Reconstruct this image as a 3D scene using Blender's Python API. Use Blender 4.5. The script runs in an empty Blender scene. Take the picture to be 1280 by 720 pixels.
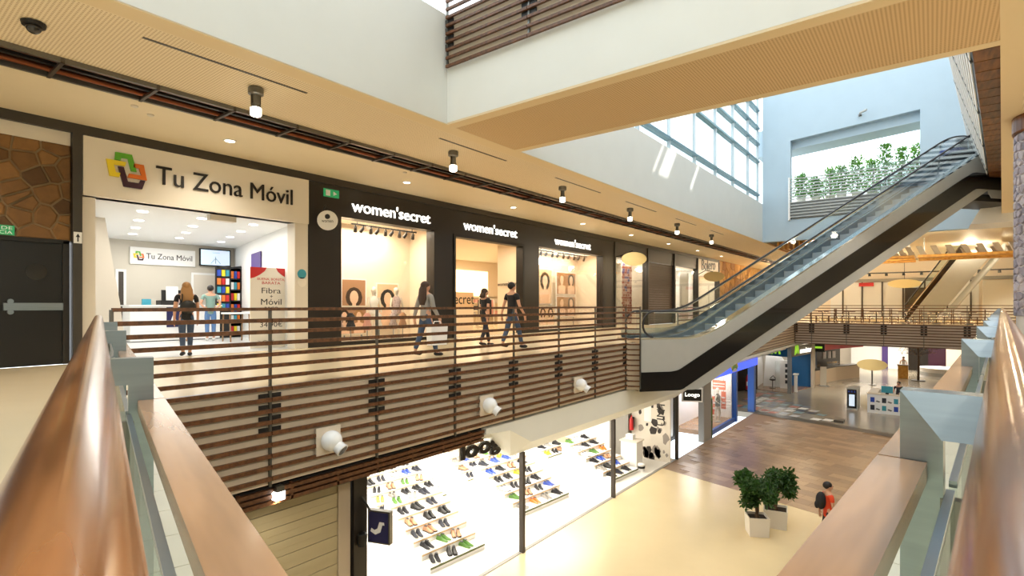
import bpy, bmesh, math, random
from mathutils import Vector, Matrix
random.seed(7)
SC = bpy.context.scene
COL = SC.collection
R = math.radians
# ------------------------------------------------------------------ camera, world, sun, exposure
cd = bpy.data.cameras.new('camera'); cam = bpy.data.objects.new('camera', cd); COL.objects.link(cam)
cam.location = (0, 0, 1.15); cam.rotation_euler = (R(90), 0, R(38.1))
cd.sensor_width = 36; cd.lens = 670 / 1280 * 36; cd.shift_y = 22 / 1280; cd.clip_start = 0.01; cd.clip_end = 400
SC.camera = cam
SC.view_settings.view_transform = 'Standard'; SC.view_settings.look = 'None'
SC.view_settings.gamma = 1; SC.view_settings.use_curve_mapping = False
SC.view_settings.exposure = 0.16
SKY = 2.4
W = bpy.data.worlds.new('sky'); SC.world = W; W.use_nodes = True
wn = W.node_tree.nodes; wl = W.node_tree.links
bg = wn['Background']; bg.inputs[1].default_value = SKY
tc = wn.new('ShaderNodeTexCoord'); nz = wn.new('ShaderNodeTexNoise'); nz.inputs['Scale'].default_value = 2.2; nz.inputs['Detail'].default_value = 4
rp = wn.new('ShaderNodeValToRGB')
rp.color_ramp.elements[0].position = .38; rp.color_ramp.elements[0].color = (.80, .91, 1, 1)
rp.color_ramp.elements[1].position = .58; rp.color_ramp.elements[1].color = (.97, .99, 1, 1)
wl.new(tc.outputs['Generated'], nz.inputs['Vector']); wl.new(nz.outputs[0], rp.inputs[0]); wl.new(rp.outputs[0], bg.inputs[0])
sd = bpy.data.lights.new('sun', 'SUN'); sd.energy = 3.2; sd.angle = R(.6); sd.color = (1, .97, .9)
sun = bpy.data.objects.new('sun', sd); COL.objects.link(sun); sun.location = (30, 20, 30)
sun.rotation_euler = Vector((-1.6, -.8, -1)).to_track_quat('-Z', 'Y').to_euler()

# ------------------------------------------------------------------ materials
def c(r, g, b, a=1):
    f = lambda v: (v / 255 / 12.92) if v / 255 <= .04045 else ((v / 255 + .055) / 1.055) ** 2.4
    return (f(r), f(g), f(b), a)
MATS = {}
def mat(name, col, rough=.6, metal=0, emit=None, es=0, noise=0, scale=4, spec=.5, bump=0, stretch=None, coat=0):
    if name in MATS: return MATS[name]
    m = bpy.data.materials.new(name); m.use_nodes = True; n = m.node_tree.nodes; l = m.node_tree.links
    b = n['Principled BSDF']
    b.inputs['Base Color'].default_value = col; b.inputs['Roughness'].default_value = rough; b.inputs['Metallic'].default_value = metal
    b.inputs['Specular IOR Level'].default_value = spec; b.inputs['Coat Weight'].default_value = coat
    if emit is not None:
        b.inputs['Emission Color'].default_value = emit; b.inputs['Emission Strength'].default_value = es
    if noise or bump:
        t = n.new('ShaderNodeTexCoord'); mp = n.new('ShaderNodeMapping'); nz = n.new('ShaderNodeTexNoise')
        if stretch: mp.inputs['Scale'].default_value = stretch
        nz.inputs['Scale'].default_value = scale; nz.inputs['Detail'].default_value = 5
        l.new(t.outputs['Object'], mp.inputs[0]); l.new(mp.outputs[0], nz.inputs['Vector'])
        if noise:
            mx = n.new('ShaderNodeMixRGB'); mx.blend_type = 'MULTIPLY'; mx.inputs[0].default_value = 1
            cr = n.new('ShaderNodeValToRGB'); lo = 1 - noise
            cr.color_ramp.elements[0].position = .3; cr.color_ramp.elements[1].position = .7
            cr.color_ramp.elements[0].color = (lo, lo, lo, 1); cr.color_ramp.elements[1].color = (1, 1, 1, 1)
            mx.inputs[1].default_value = col; l.new(nz.outputs[0], cr.inputs[0]); l.new(cr.outputs[0], mx.inputs[2]); l.new(mx.outputs[0], b.inputs['Base Color'])
        if bump:
            bp = n.new('ShaderNodeBump'); bp.inputs['Strength'].default_value = bump; bp.inputs['Distance'].default_value = .02
            l.new(nz.outputs[0], bp.inputs['Height']); l.new(bp.outputs[0], b.inputs['Normal'])
    MATS[name] = m; return m
def glassmat(name, tint=(.93, .98, .97, 1), refl=.1):
    m = bpy.data.materials.new(name); m.use_nodes = True; n = m.node_tree.nodes; l = m.node_tree.links
    n.remove(n['Principled BSDF'])
    t = n.new('ShaderNodeBsdfTransparent'); t.inputs[0].default_value = tint
    g = n.new('ShaderNodeBsdfGlossy'); g.inputs['Roughness'].default_value = .03
    lw = n.new('ShaderNodeLayerWeight'); lw.inputs[0].default_value = .25
    ma = n.new('ShaderNodeMath'); ma.operation = 'MULTIPLY_ADD'; ma.inputs[1].default_value = .45; ma.inputs[2].default_value = refl * .35; ma.use_clamp = True
    mx = n.new('ShaderNodeMixShader'); l.new(lw.outputs['Fresnel'], ma.inputs[0]); l.new(ma.outputs[0], mx.inputs[0])
    l.new(t.outputs[0], mx.inputs[1]); l.new(g.outputs[0], mx.inputs[2]); l.new(mx.outputs[0], n['Material Output'].inputs[0])
    MATS[name] = m; return m
def dotmat(name, col, hole, pitch, axes=('X', 'Y'), rad=.30, rough=.7):
    m = bpy.data.materials.new(name); m.use_nodes = True; n = m.node_tree.nodes; l = m.node_tree.links; b = n['Principled BSDF']
    b.inputs['Roughness'].default_value = rough
    t = n.new('ShaderNodeTexCoord'); s = n.new('ShaderNodeSeparateXYZ'); l.new(t.outputs['Object'], s.inputs[0])
    sq = []
    for a in axes:
        f = n.new('ShaderNodeMath'); f.operation = 'MULTIPLY'; f.inputs[1].default_value = 1 / pitch; l.new(s.outputs[a], f.inputs[0])
        g = n.new('ShaderNodeMath'); g.operation = 'FRACT'; l.new(f.outputs[0], g.inputs[0])
        h = n.new('ShaderNodeMath'); h.operation = 'SUBTRACT'; h.inputs[1].default_value = .5; l.new(g.outputs[0], h.inputs[0])
        k = n.new('ShaderNodeMath'); k.operation = 'POWER'; k.inputs[1].default_value = 2
        ab = n.new('ShaderNodeMath'); ab.operation = 'ABSOLUTE'; l.new(h.outputs[0], ab.inputs[0]); l.new(ab.outputs[0], k.inputs[0]); sq.append(k)
    ad = n.new('ShaderNodeMath'); ad.operation = 'ADD'; l.new(sq[0].outputs[0], ad.inputs[0]); l.new(sq[1].outputs[0], ad.inputs[1])
    lt = n.new('ShaderNodeMath'); lt.operation = 'LESS_THAN'; lt.inputs[1].default_value = rad * rad; l.new(ad.outputs[0], lt.inputs[0])
    mx = n.new('ShaderNodeMixRGB'); mx.inputs[1].default_value = col; mx.inputs[2].default_value = hole
    l.new(lt.outputs[0], mx.inputs[0]); l.new(mx.outputs[0], b.inputs['Base Color'])
    MATS[name] = m; return m
def woodmat(name, c1, c2, rough=.35, scale=3, stretch=(1, 12, 12), coat=0):
    m = bpy.data.materials.new(name); m.use_nodes = True; n = m.node_tree.nodes; l = m.node_tree.links; b = n['Principled BSDF']
    b.inputs['Roughness'].default_value = rough; b.inputs['Coat Weight'].default_value = coat; b.inputs['Coat Roughness'].default_value = .12
    t = n.new('ShaderNodeTexCoord'); mp = n.new('ShaderNodeMapping'); mp.inputs['Scale'].default_value = stretch
    nz = n.new('ShaderNodeTexNoise'); nz.inputs['Scale'].default_value = scale; nz.inputs['Detail'].default_value = 3; nz.inputs['Roughness'].default_value = .5
    cr = n.new('ShaderNodeValToRGB'); cr.color_ramp.elements[0].position = .35; cr.color_ramp.elements[1].position = .68
    cr.color_ramp.elements[0].color = c1; cr.color_ramp.elements[1].color = c2
    l.new(t.outputs['Object'], mp.inputs[0]); l.new(mp.outputs[0], nz.inputs['Vector']); l.new(nz.outputs[0], cr.inputs[0]); l.new(cr.outputs[0], b.inputs['Base Color'])
    MATS[name] = m; return m
M = MATS
mat('plaster', c(228, 229, 223), .7, noise=.03, scale=1.5)
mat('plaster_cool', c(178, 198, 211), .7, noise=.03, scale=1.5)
mat('cream', c(238, 224, 194), .6, noise=.03, scale=1)
mat('soffit_edge', c(226, 206, 168), .6)
dotmat('perforated', c(236, 220, 190), c(194, 170, 132), .045)
dotmat('perforated_tan', c(214, 186, 144), c(174, 142, 100), .045)
mat('gallery_floor', c(222, 204, 170), .22, noise=.06, scale=.8)
mat('tile_grey', c(190, 186, 168), .3, noise=.08, scale=3)
mat('lower_cream', c(226, 204, 160), .24, noise=.06, scale=.9)
mat('grout', c(120, 104, 84), .7); mat('brown_base', c(146, 119, 93), .5)
for i, k in enumerate(((168, 138, 108), (156, 128, 100), (178, 148, 116), (148, 121, 96))): mat('brown_tile%d' % i, c(*k), .3, noise=.2, scale=5, stretch=(1, 5, 1))
mat('grey_floor', c(150, 142, 126), .2, noise=.12, scale=.7)
mat('dark_band', c(84, 76, 66), .3, noise=.1)
woodmat('handrail_wood', c(92, 54, 26), c(152, 98, 54), .22, 2.2, (1.2, 14, 14), .5)
woodmat('board_wood', c(134, 102, 72), c(158, 122, 88), .25, 2, (1, 9, 9), .2)
woodmat('slat_wood', c(76, 46, 25), c(112, 72, 42), .4, 3, (6, 6, 6))
woodmat('plank_wood', c(92, 52, 22), c(140, 88, 42), .4, 2, (6, 1, 1))
woodmat('plank_dark', c(76, 42, 18), c(116, 72, 34), .4, 2, (6, 1, 1))
woodmat('gold_wood', c(222, 156, 62), c(244, 190, 92), .5, 2, (3, 3, 3))
mat('panel_taupe', c(212, 198, 178), .6, noise=.05)
mat('panel_grey', c(150, 146, 138), .5)
mat('steel', c(146, 158, 166), .3, 1, noise=.12, scale=3, stretch=(1, 1, 20))
mat('steel_dark', c(120, 120, 116), .35, .9, noise=.1, scale=6)
mat('chrome', c(215, 220, 222), .12, 1)
mat('rubber', c(28, 28, 30), .4)
mat('black_gloss', c(22, 20, 20), .16, coat=.4)
mat('black', c(20, 19, 18), .5); mat('door_black', c(9, 9, 9), .3)
mat('black_fascia', c(36, 31, 27), .3)
mat('dark_brown', c(62, 54, 46), .45)
mat('dark_strip', c(70, 66, 60), .4, .4)
mat('copper', c(120, 66, 38), .35, .7)
mat('channel', c(120, 118, 112), .4, .7)
mat('void', c(22, 16, 12), .8)
mat('cladding', c(180, 181, 178), .35, .15, noise=.04)
mat('cladding_beige', c(186, 172, 152), .4, .2, noise=.04)
mat('step_metal', c(168, 182, 192), .4, .4)
mat('tread_metal', c(84, 92, 96), .4, .7)
mat('yellow_line', c(214, 196, 60), .5)
mat('white', c(240, 240, 238), .5)
mat('white_gloss', c(242, 242, 240), .25)
mat('off_white', c(224, 216, 202), .5)
mat('shop_wall', c(206, 200, 186), .6)
mat('shop_warm', c(240, 226, 206), .6)
mat('sign_white', c(236, 228, 214), .45)
mat('text_black', c(26, 20, 20), .4)
mat('green', c(96, 176, 44), .4); mat('yellow', c(238, 214, 40), .4); mat('orange', c(228, 120, 40), .4); mat('plum', c(58, 22, 44), .4)
mat('red', c(200, 40, 38), .5); mat('blue', c(36, 70, 168), .4); mat('blue_panel', c(20, 92, 148), .45); mat('navy', c(34, 36, 84), .35)
mat('teal', c(60, 150, 170), .5); mat('purple', c(82, 60, 130), .5); mat('pink', c(226, 170, 160), .6); mat('skin_photo', c(240, 204, 176), .6)
mat('sign_glow', c(255, 255, 250), .5, emit=(1, .96, .88, 1), es=2.2)
mat('lamp_glow', c(255, 255, 250), .5, emit=(1, .9, .72, 1), es=9)
mat('lamp_cool', c(255, 255, 250), .5, emit=(1, .98, .94, 1), es=6)
mat('screen', c(200, 220, 240), .3, emit=(.75, .87, 1, 1), es=.55)
mat('blue_glow', c(40, 70, 220), .4, emit=(.05, .12, .9, 1), es=1.0)
mat('green_sign', c(20, 110, 60), .5, emit=(.02, .35, .12, 1), es=.5)
mat('movi_green', c(150, 210, 40), .5, emit=(.4, .8, .05, 1), es=.6)
mat('leaf', c(52, 84, 34), .5, noise=.35, scale=9); mat('leaf2', c(120, 160, 84), .5, noise=.3, scale=9); mat('bark', c(96, 72, 48), .8, noise=.3, scale=12); mat('soil', c(52, 40, 30), .9)

for _n in ('leaf', 'leaf2'):
    _t = M[_n].node_tree; _b = _t.nodes['Principled BSDF']; _tr = _t.nodes.new('ShaderNodeBsdfTranslucent'); _tr.inputs[0].default_value = c(120, 180, 70) if _n == 'leaf2' else c(70, 120, 40); _mx = _t.nodes.new('ShaderNodeMixShader'); _mx.inputs[0].default_value = .5 if _n == 'leaf2' else .3
    _t.links.new(_b.outputs[0], _mx.inputs[1]); _t.links.new(_tr.outputs[0], _mx.inputs[2]); _t.links.new(_mx.outputs[0], _t.nodes['Material Output'].inputs[0])
mat('mortar', c(150, 128, 96), .9); mat('mortar_grey', c(206, 200, 200), .9)
for i, k in enumerate(((128, 92, 52), (112, 78, 42), (146, 106, 60), (98, 70, 42))): mat('stone%d' % i, c(*k), .8, noise=.25, scale=6, bump=.3)
for i, k in enumerate(((168, 160, 170), (148, 142, 154), (186, 178, 184))): mat('granite%d' % i, c(*k), .7, noise=.3, scale=14, bump=.3)
mat('skin', c(206, 156, 126), .55); mat('hair_brown', c(64, 42, 28), .6); mat('hair_blond', c(168, 124, 76), .6); mat('hair_dark', c(30, 24, 22), .6)
mat('denim', c(66, 84, 112), .8, noise=.15, scale=20); mat('denim_light', c(96, 134, 184), .8, noise=.15, scale=20); mat('cloth_black', c(30, 29, 32), .8); mat('cloth_grey', c(150, 146, 140), .8)
mat('cloth_teal', c(128, 158, 148), .8); mat('cloth_red', c(226, 72, 34), .8); mat('cloth_white', c(228, 226, 222), .8); mat('cloth_floral', c(214, 190, 184), .8, noise=.5, scale=30); mat('cloth_dark', c(44, 46, 56), .8)
mat('shutter', c(176, 164, 132), .45, .2); mat('shutter_brown', c(70, 52, 38), .5)
mat('louver_dark', c(38, 30, 24), .6)
glassmat('glass', (.98, .99, .98, 1), .04); glassmat('glass_rail', (.90, .96, .94, 1), .08); glassmat('glass_sky', (.95, .99, 1, 1), .04); glassmat('glass_clear', (.965, .985, .98, 1), .05)

# ------------------------------------------------------------------ mesh helpers
class MB:
    def __init__(s): s.v = []; s.f = []; s.mi = []; s.m = 0; s.sm = False
    def add(s, vs, fs):
        o = len(s.v); s.v += [tuple(v) for v in vs]; s.f += [tuple(i + o for i in f) for f in fs]; s.mi += [s.m] * len(fs); return s
    def box(s, x0, x1, y0, y1, z0, z1):
        return s.add([(x0, y0, z0), (x1, y0, z0), (x1, y1, z0), (x0, y1, z0), (x0, y0, z1), (x1, y0, z1), (x1, y1, z1), (x0, y1, z1)],
                     [(0, 3, 2, 1), (4, 5, 6, 7), (0, 1, 5, 4), (1, 2, 6, 5), (2, 3, 7, 6), (3, 0, 4, 7)])
    def obox(s, o, u, v, w):      # corner o, three edge vectors
        o, u, v, w = map(Vector, (o, u, v, w))
        if u.cross(v).dot(w) < 0: u, v = v, u
        p = [o, o + u, o + u + v, o + v]; p += [q + w for q in p]
        return s.add(p, [(0, 3, 2, 1), (4, 5, 6, 7), (0, 1, 5, 4), (1, 2, 6, 5), (2, 3, 7, 6), (3, 0, 4, 7)])
    def bar(s, a, b, wd, ht, up=(0, 0, 1)):
        a, b, up = Vector(a), Vector(b), Vector(up); d = (b - a); r = d.cross(up).normalized() * wd; u = r.cross(d).normalized() * ht
        return s.obox(a - r / 2 - u / 2, d, r, u)
    def prism(s, poly, w):        # polygon (3d points, planar) extruded along w
        n = len(poly); w = Vector(w); p = [Vector(q) for q in poly]; 
        nn = Vector((0, 0, 0))
        for i in range(n): nn += p[i].cross(p[(i + 1) % n])
        if nn.dot(w) < 0: p.reverse()
        return s.add(p + [q + w for q in p], [tuple(range(n - 1, -1, -1)), tuple(range(n, 2 * n))] + [(i, (i + 1) % n, n + (i + 1) % n, n + i) for i in range(n)])
    def tube(s, pts, r, n=10, cap=True, sq=(1, 1)):
        pts = [Vector(p) for p in pts]; rs = r if isinstance(r, (list, tuple)) else [r] * len(pts); o = len(s.v); vs = []; fs = []
        ref = None
        for i, p in enumerate(pts):
            d = (pts[min(i + 1, len(pts) - 1)] - pts[max(i - 1, 0)]).normalized()
            if ref is None: ref = Vector((0, 0, 1)) if abs(d.z) < .9 else Vector((1, 0, 0))
            a = d.cross(ref).normalized(); b = a.cross(d).normalized(); ref = b
            for k in range(n):
                t = 2 * math.pi * k / n; vs.append(p + a * (math.cos(t) * rs[i] * sq[0]) + b * (math.sin(t) * rs[i] * sq[1]))
        for i in range(len(pts) - 1):
            for k in range(n): fs.append((i * n + k, i * n + (k + 1) % n, (i + 1) * n + (k + 1) % n, (i + 1) * n + k))
        if cap:
            q = len(vs); e = (len(pts) - 1) * n; vs += vs[:n] + vs[e:e + n]; fs.append(tuple(range(q + n - 1, q - 1, -1))); fs.append(tuple(range(q + n, q + 2 * n)))
        return s.add(vs, fs)
    def lathe(s, prof, c0=(0, 0, 0), n=16, ax=(0, 0, 1)):   # prof: (radius, height along ax)
        ax = Vector(ax).normalized(); ref = Vector((1, 0, 0)) if abs(ax.x) < .9 else Vector((0, 1, 0)); a = ax.cross(ref).normalized(); b = ax.cross(a); c0 = Vector(c0)
        vs = []; fs = []
        for r, z in prof:
            for k in range(n): t = 2 * math.pi * k / n; vs.append(c0 + ax * z + a * (math.cos(t) * r) + b * (math.sin(t) * r))
        for i in range(len(prof) - 1):
            for k in range(n): fs.append((i * n + k, i * n + (k + 1) % n, (i + 1) * n + (k + 1) % n, (i + 1) * n + k))
        q = len(vs); e = (len(prof) - 1) * n; vs += vs[:n] + vs[e:e + n]; fs.append(tuple(range(q + n - 1, q - 1, -1))); fs.append(tuple(range(q + n, q + 2 * n)))
        return s.add(vs, fs)
    def ball(s, p, rx, ry=None, rz=None, n=10, m=7):
        ry = ry or rx; rz = rz or rx; vs = []; fs = []; p = Vector(p)
        for i in range(1, m):
            a = math.pi * i / m
            for k in range(n): t = 2 * math.pi * k / n; vs.append(p + Vector((math.sin(a) * math.cos(t) * rx, math.sin(a) * math.sin(t) * ry, math.cos(a) * rz)))
        for i in range(m - 2):
            for k in range(n): fs.append((i * n + k, (i + 1) * n + k, (i + 1) * n + (k + 1) % n, i * n + (k + 1) % n))
        vs += [p + Vector((0, 0, rz)), p - Vector((0, 0, rz))]; t = len(vs) - 2
        for k in range(n): fs.append((t, k, (k + 1) % n)); fs.append((t + 1, (m - 2) * n + (k + 1) % n, (m - 2) * n + k))
        return s.add(vs, fs)
    def quad(s, a, b, c_, d): return s.add([a, b, c_, d], [(0, 1, 2, 3)])
    def mesh(s, name, mats, off=(0, 0, 0)):
        me = bpy.data.meshes.new(name); ox, oy, oz = off
        me.from_pydata([(x - ox, y - oy, z - oz) for x, y, z in s.v], [], s.f)
        for m in (mats if isinstance(mats, (list, tuple)) else [mats]): me.materials.append(M[m] if isinstance(m, str) else m)
        if len(me.materials) > 1: me.polygons.foreach_set('material_index', s.mi)
        if s.sm: me.polygons.foreach_set('use_smooth', [True] * len(me.polygons))
        me.update(); return me
    def build(s, name, mats, parent=None, smooth=False):
        # world-space geometry: origin at the parent's world spot, or at the mesh's own base centre
        s.sm = smooth
        if parent is not None:
            off = wloc(parent)
        else:
            xs, ys, zs = zip(*s.v); off = ((min(xs) + max(xs)) / 2, (min(ys) + max(ys)) / 2, min(zs))
        o = bpy.data.objects.new(name, s.mesh(name, mats, off)); COL.objects.link(o)
        if parent is not None: o.parent = parent
        else: o.location = off
        return o
def wloc(o):
    x = Vector((0, 0, 0))
    while o is not None: x += o.location; o = o.parent
    return x
def tag(o, label=None, cat=None, group=None, kind=None):
    if label: o['label'] = label
    if cat: o['category'] = cat
    if group: o['group'] = group
    if kind: o['kind'] = kind
    return o
def thing(name, label, cat, loc=(0, 0, 0), group=None, rz=0):
    o = bpy.data.objects.new(name, None); COL.objects.link(o); o.location = loc; o.rotation_euler = (0, 0, rz); o.empty_display_size = .2
    return tag(o, label, cat, group)
def struct(name, mb, m): return tag(mb.build(name, m), kind='structure')
def local_part(name, mb, m, parent, smooth=False):      # geometry already in the parent's local space
    mb.sm = smooth; o = bpy.data.objects.new(name, mb.mesh(name, m)); COL.objects.link(o); o.parent = parent; return o
def copy_tree(o, parent=None):
    k = o.copy(); COL.objects.link(k); k.parent = parent
    for ch in list(o.children): copy_tree(ch, k)
    return k
def B(x0, x1, y0, y1, z0, z1): return MB().box(x0, x1, y0, y1, z0, z1)
def lamp(kind, loc, energy, col=(1, .82, .6), size=.2, spot=None, rot=None, sy=None, blend=.6, parent=None):
    d = bpy.data.lights.new('light', kind); d.energy = energy; d.color = col
    if kind == 'AREA':
        d.size = size
        if sy: d.shape = 'RECTANGLE'; d.size_y = sy
    elif kind in ('POINT', 'SPOT'): d.shadow_soft_size = size
    if kind == 'SPOT': d.spot_size = spot or R(110); d.spot_blend = blend
    o = bpy.data.objects.new('light', d); COL.objects.link(o); o.location = loc
    if rot: o.rotation_euler = rot
    return o
FONTC = {}
def text(s_, name, parent, org, right, up, width=None, height=None, m='text_black', depth=.01, bold=0, align='L', font=None):
    cu = bpy.data.curves.new('t', 'FONT'); cu.body = s_; cu.extrude = .5 * .01; cu.offset = bold; cu.resolution_u = 3
    to = bpy.data.objects.new('t', cu); COL.objects.link(to)
    dg = bpy.context.evaluated_depsgraph_get(); me = bpy.data.meshes.new_from_object(to.evaluated_get(dg))
    bpy.data.objects.remove(to); bpy.data.curves.remove(cu)
    xs = [v.co.x for v in me.vertices]; ys = [v.co.y for v in me.vertices]
    x0, x1, y0, y1 = min(xs), max(xs), min(ys), max(ys)
    sx = (width / (x1 - x0)) if width else None; sy = (height / (y1 - y0)) if height else None
    sx = sx or sy; sy = sy or sx
    r, u = Vector(right).normalized(), Vector(up).normalized(); nn = r.cross(u); org = Vector(org)
    off = wloc(parent) if parent is not None else Vector((0, 0, 0))
    ax = {'L': x0, 'C': (x0 + x1) / 2, 'R': x1}[align]
    for v in me.vertices:
        z = depth if v.co.z > 0 else 0
        v.co = org + r * ((v.co.x - ax) * sx) + u * ((v.co.y - y0) * sy) + nn * z - off
    me.materials.clear(); me.materials.append(M[m])
    o = bpy.data.objects.new(name, me); COL.objects.link(o)
    if parent is not None: o.parent = parent
    return o
def clip(poly, nx, ny, d):       # keep nx*x+ny*y<=d
    out = []
    for i in range(len(poly)):
        a, b = poly[i], poly[(i + 1) % len(poly)]; da = nx * a[0] + ny * a[1] - d; db = nx * b[0] + ny * b[1] - d
        if da <= 0: out.append(a)
        if da * db < 0: t = da / (da - db); out.append((a[0] + t * (b[0] - a[0]), a[1] + t * (b[1] - a[1])))
    return out
def cells(x0, x1, y0, y1, nx, ny, jit, gap, rnd):
    pts = []
    dx = (x1 - x0) / nx; dy = (y1 - y0) / ny
    for j in range(ny):
        for i in range(nx): pts.append((x0 + (i + .5 + (.5 if j % 2 else 0) + rnd.uniform(-jit, jit)) * dx, y0 + (j + .5 + rnd.uniform(-jit, jit)) * dy))
    out = []
    for p in pts:
        poly = [(x0, y0), (x1, y0), (x1, y1), (x0, y1)]
        for q in pts:
            ex, ey = q[0] - p[0], q[1] - p[1]
            if q is p or ex * ex + ey * ey > (3.2 * max(dx, dy)) ** 2: continue
            ln = math.hypot(ex, ey); mid = ((p[0] + q[0]) / 2, (p[1] + q[1]) / 2); nx_, ny_ = ex / ln, ey / ln
            poly = clip(poly, nx_, ny_, nx_ * mid[0] + ny_ * mid[1] - gap / 2)
            if len(poly) < 3: break
        if len(poly) >= 3: out.append(poly)
    return out
def stone(poly, f, depth, bev):   # f(u,v,n)->3d ; chamfered slab
    n = len(poly); cx = sum(p[0] for p in poly) / n; cy = sum(p[1] for p in poly) / n
    inn = [(cx + (p[0] - cx) * (1 - bev), cy + (p[1] - cy) * (1 - bev)) for p in poly]
    vs = [f(p[0], p[1], 0) for p in poly] + [f(p[0], p[1], depth * .55) for p in poly] + [f(p[0], p[1], depth) for p in inn]
    fs = [tuple(range(2 * n, 3 * n))]
    for i in range(n):
        j = (i + 1) % n; fs += [(i, j, n + j, n + i), (n + i, n + j, 2 * n + j, 2 * n + i)]
    return MB().add(vs, fs)
# ------------------------------------------------------------------ the building shell
UL, NL = Vector((-.9686, .2487, 0)), Vector((.2487, .9686, 0))     # left rail: along, to the void
UR, NR = Vector((.075, .9972, 0)), Vector((.9972, -.075, 0))       # right rail: along, away from the void
def PL(t, l, z=0): v = UL * t + NL * l; return Vector((v.x, v.y, z))
def PR(t, l, z=0): v = UR * t + NR * l; return Vector((v.x, v.y, z))
def meet(p, u, q, v):
    d = u.x * v.y - u.y * v.x; w = q - p; t = (w.x * v.y - w.y * v.x) / d; return p + u * t
EL, ER = .5, -.58
corner = meet(PL(0, EL), UL, PR(0, ER), UR)
tl = (7.42 + (NL * EL).x) / .9686; lend = PL(tl, EL)
rend = PR(60, ER)
struct('floor_near', MB().prism([corner, lend, (-13.37, lend.y, 0), (-13.37, -12, 0), (13, -12, 0), (13, 60, 0), rend], (0, 0, -.4)), 'gallery_floor')
struct('floor_gallery', B(-13.37, -7.48, lend.y, 62, -1.42, 0), 'gallery_floor'); struct('trim_30', B(-7.48, -7.425, lend.y, 15.2, -.045, 0), 'black_fascia')
# tiles seen past the handrails
tf = bpy.data.objects['floor_near']
def slabtile(P, t, l, dt, dl, m):
    a = P(t, l, .001); mb = MB().prism([P(t + .003, l + .003, .001), P(t + dt - .003, l + .003, .001), P(t + dt - .003, l + dl - .003, .001), P(t + .003, l + dl - .003, .001)], (0, 0, .006))
    mb.build('tile', m, tf)
for i in range(17):
    for j in range(2): slabtile(PL, .35 + i * .4, -.3 + j * .4, .4, .4, 'tile_grey')
for i in range(12):
    for j in range(2): slabtile(PR, .5 + i * .6, -.57 + j * .6, .6, .6, 'tile_grey')
# ground level
ZL = -5.0
bx = lambda x: 19.47 - .27 * (x + 8.07)
by = lambda x: 32.8 - .30 * (x + 8.38)
struct('floor_lower_cream', MB().prism([(-22, bx(-22) - 2.5, ZL), (-22, -12, ZL), (13, -12, ZL), (13, bx(13), ZL), (-8.07, bx(-8.07), ZL), (-8.07, 20.9, ZL), (-22, 24.5, ZL)], (0, 0, -.3)), 'lower_cream')
br = struct('floor_lower_brown', MB().prism([(-8.07, bx(-8.07), ZL - .012), (13, bx(13), ZL - .012), (13, by(13), ZL - .012), (-8.07, by(-8.07), ZL - .012)], (0, 0, -.3)), 'brown_base')
ud = Vector((1, -.27, 0)).normalized(); vd = Vector((.27, 1, 0)).normalized(); rnd = random.Random(3)
tm = [MB().box(0, .925, 0, .445, -.011, 0).mesh('tile', 'brown_tile%d' % i) for i in range(4)]
n = 0
for j in range(32):
    for i in range(-2, 22):
        p = Vector((-8.07, bx(-8.07), ZL)) + vd * (j * .45 + .01) + ud * (i * .93 + (.465 if j % 2 else 0))
        q = p + ud * .93 + vd * .44
        if p.x < -8.06 or q.x > 1.6 - .0 * j or q.y > by(q.x) or n >= 300: continue
        if (p.x > -2.0 + .06 * j and j < 8): continue
        o = bpy.data.objects.new('tile', rnd.choice(tm)); COL.objects.link(o); o.parent = br; o.location = p - br.location; o.rotation_euler = (0, 0, math.atan2(ud.y, ud.x)); n += 1
struct('floor_lower_grey', MB().prism([(-8.07, by(-8.07), ZL), (13, by(13), ZL), (13, 75, ZL), (-24, 75, ZL), (-24, by(-8.07), ZL)], (0, 0, -.3)), 'grey_floor')
struct('trim_1', MB().prism([(-8.07, by(-8.07) - .1, ZL + .002), (-1.2, by(-1.2) - .1, ZL + .002), (-1.2, by(-1.2) + .75, ZL + .002), (-8.07, by(-8.07) + .75, ZL + .002)], (0, 0, .004)), 'dark_band')
# coloured mosaic field on the ground floor
ms = struct('floor_mosaic', MB().prism([(-8.3, 33.6, ZL + .001), (-3.9, 32.4, ZL + .001), (-4.1, 34.4, ZL + .001), (-7.3, 39.6, ZL + .001), (-10.2, 41.8, ZL + .001), (-9.8, 34.2, ZL + .001)], (0, 0, .004)), 'grey_floor')
for i, k in enumerate(((196, 198, 196), (80, 92, 108), (176, 96, 74), (116, 146, 156), (236, 234, 226), (50, 60, 76))): mat('mosaic%d' % i, c(*k), .35)
for r_ in range(11):
    for k in range(11):
        x = -9.7 + k * .56 + rnd.uniform(-.08, .08); y = 33.5 + r_ * .72 + (.3 if k % 2 else 0) - .25 * (x + 8.3) * (r_ < 1)
        if x + .6 > -4.2 - (y - 34.0) * .615 or y > 41.2 or rnd.random() < .12: continue
        MB().prism([(x, y, ZL + .005), (x + .42, y - .1, ZL + .005), (x + .56, y + .44, ZL + .005), (x + .12, y + .54, ZL + .005)], (0, 0, .004)).build('tile', 'mosaic%d' % rnd.randrange(6), ms)
struct('floor_step', B(-4.1, -3.65, 32.7, 33.3, ZL, ZL + .12), 'dark_band')
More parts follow.
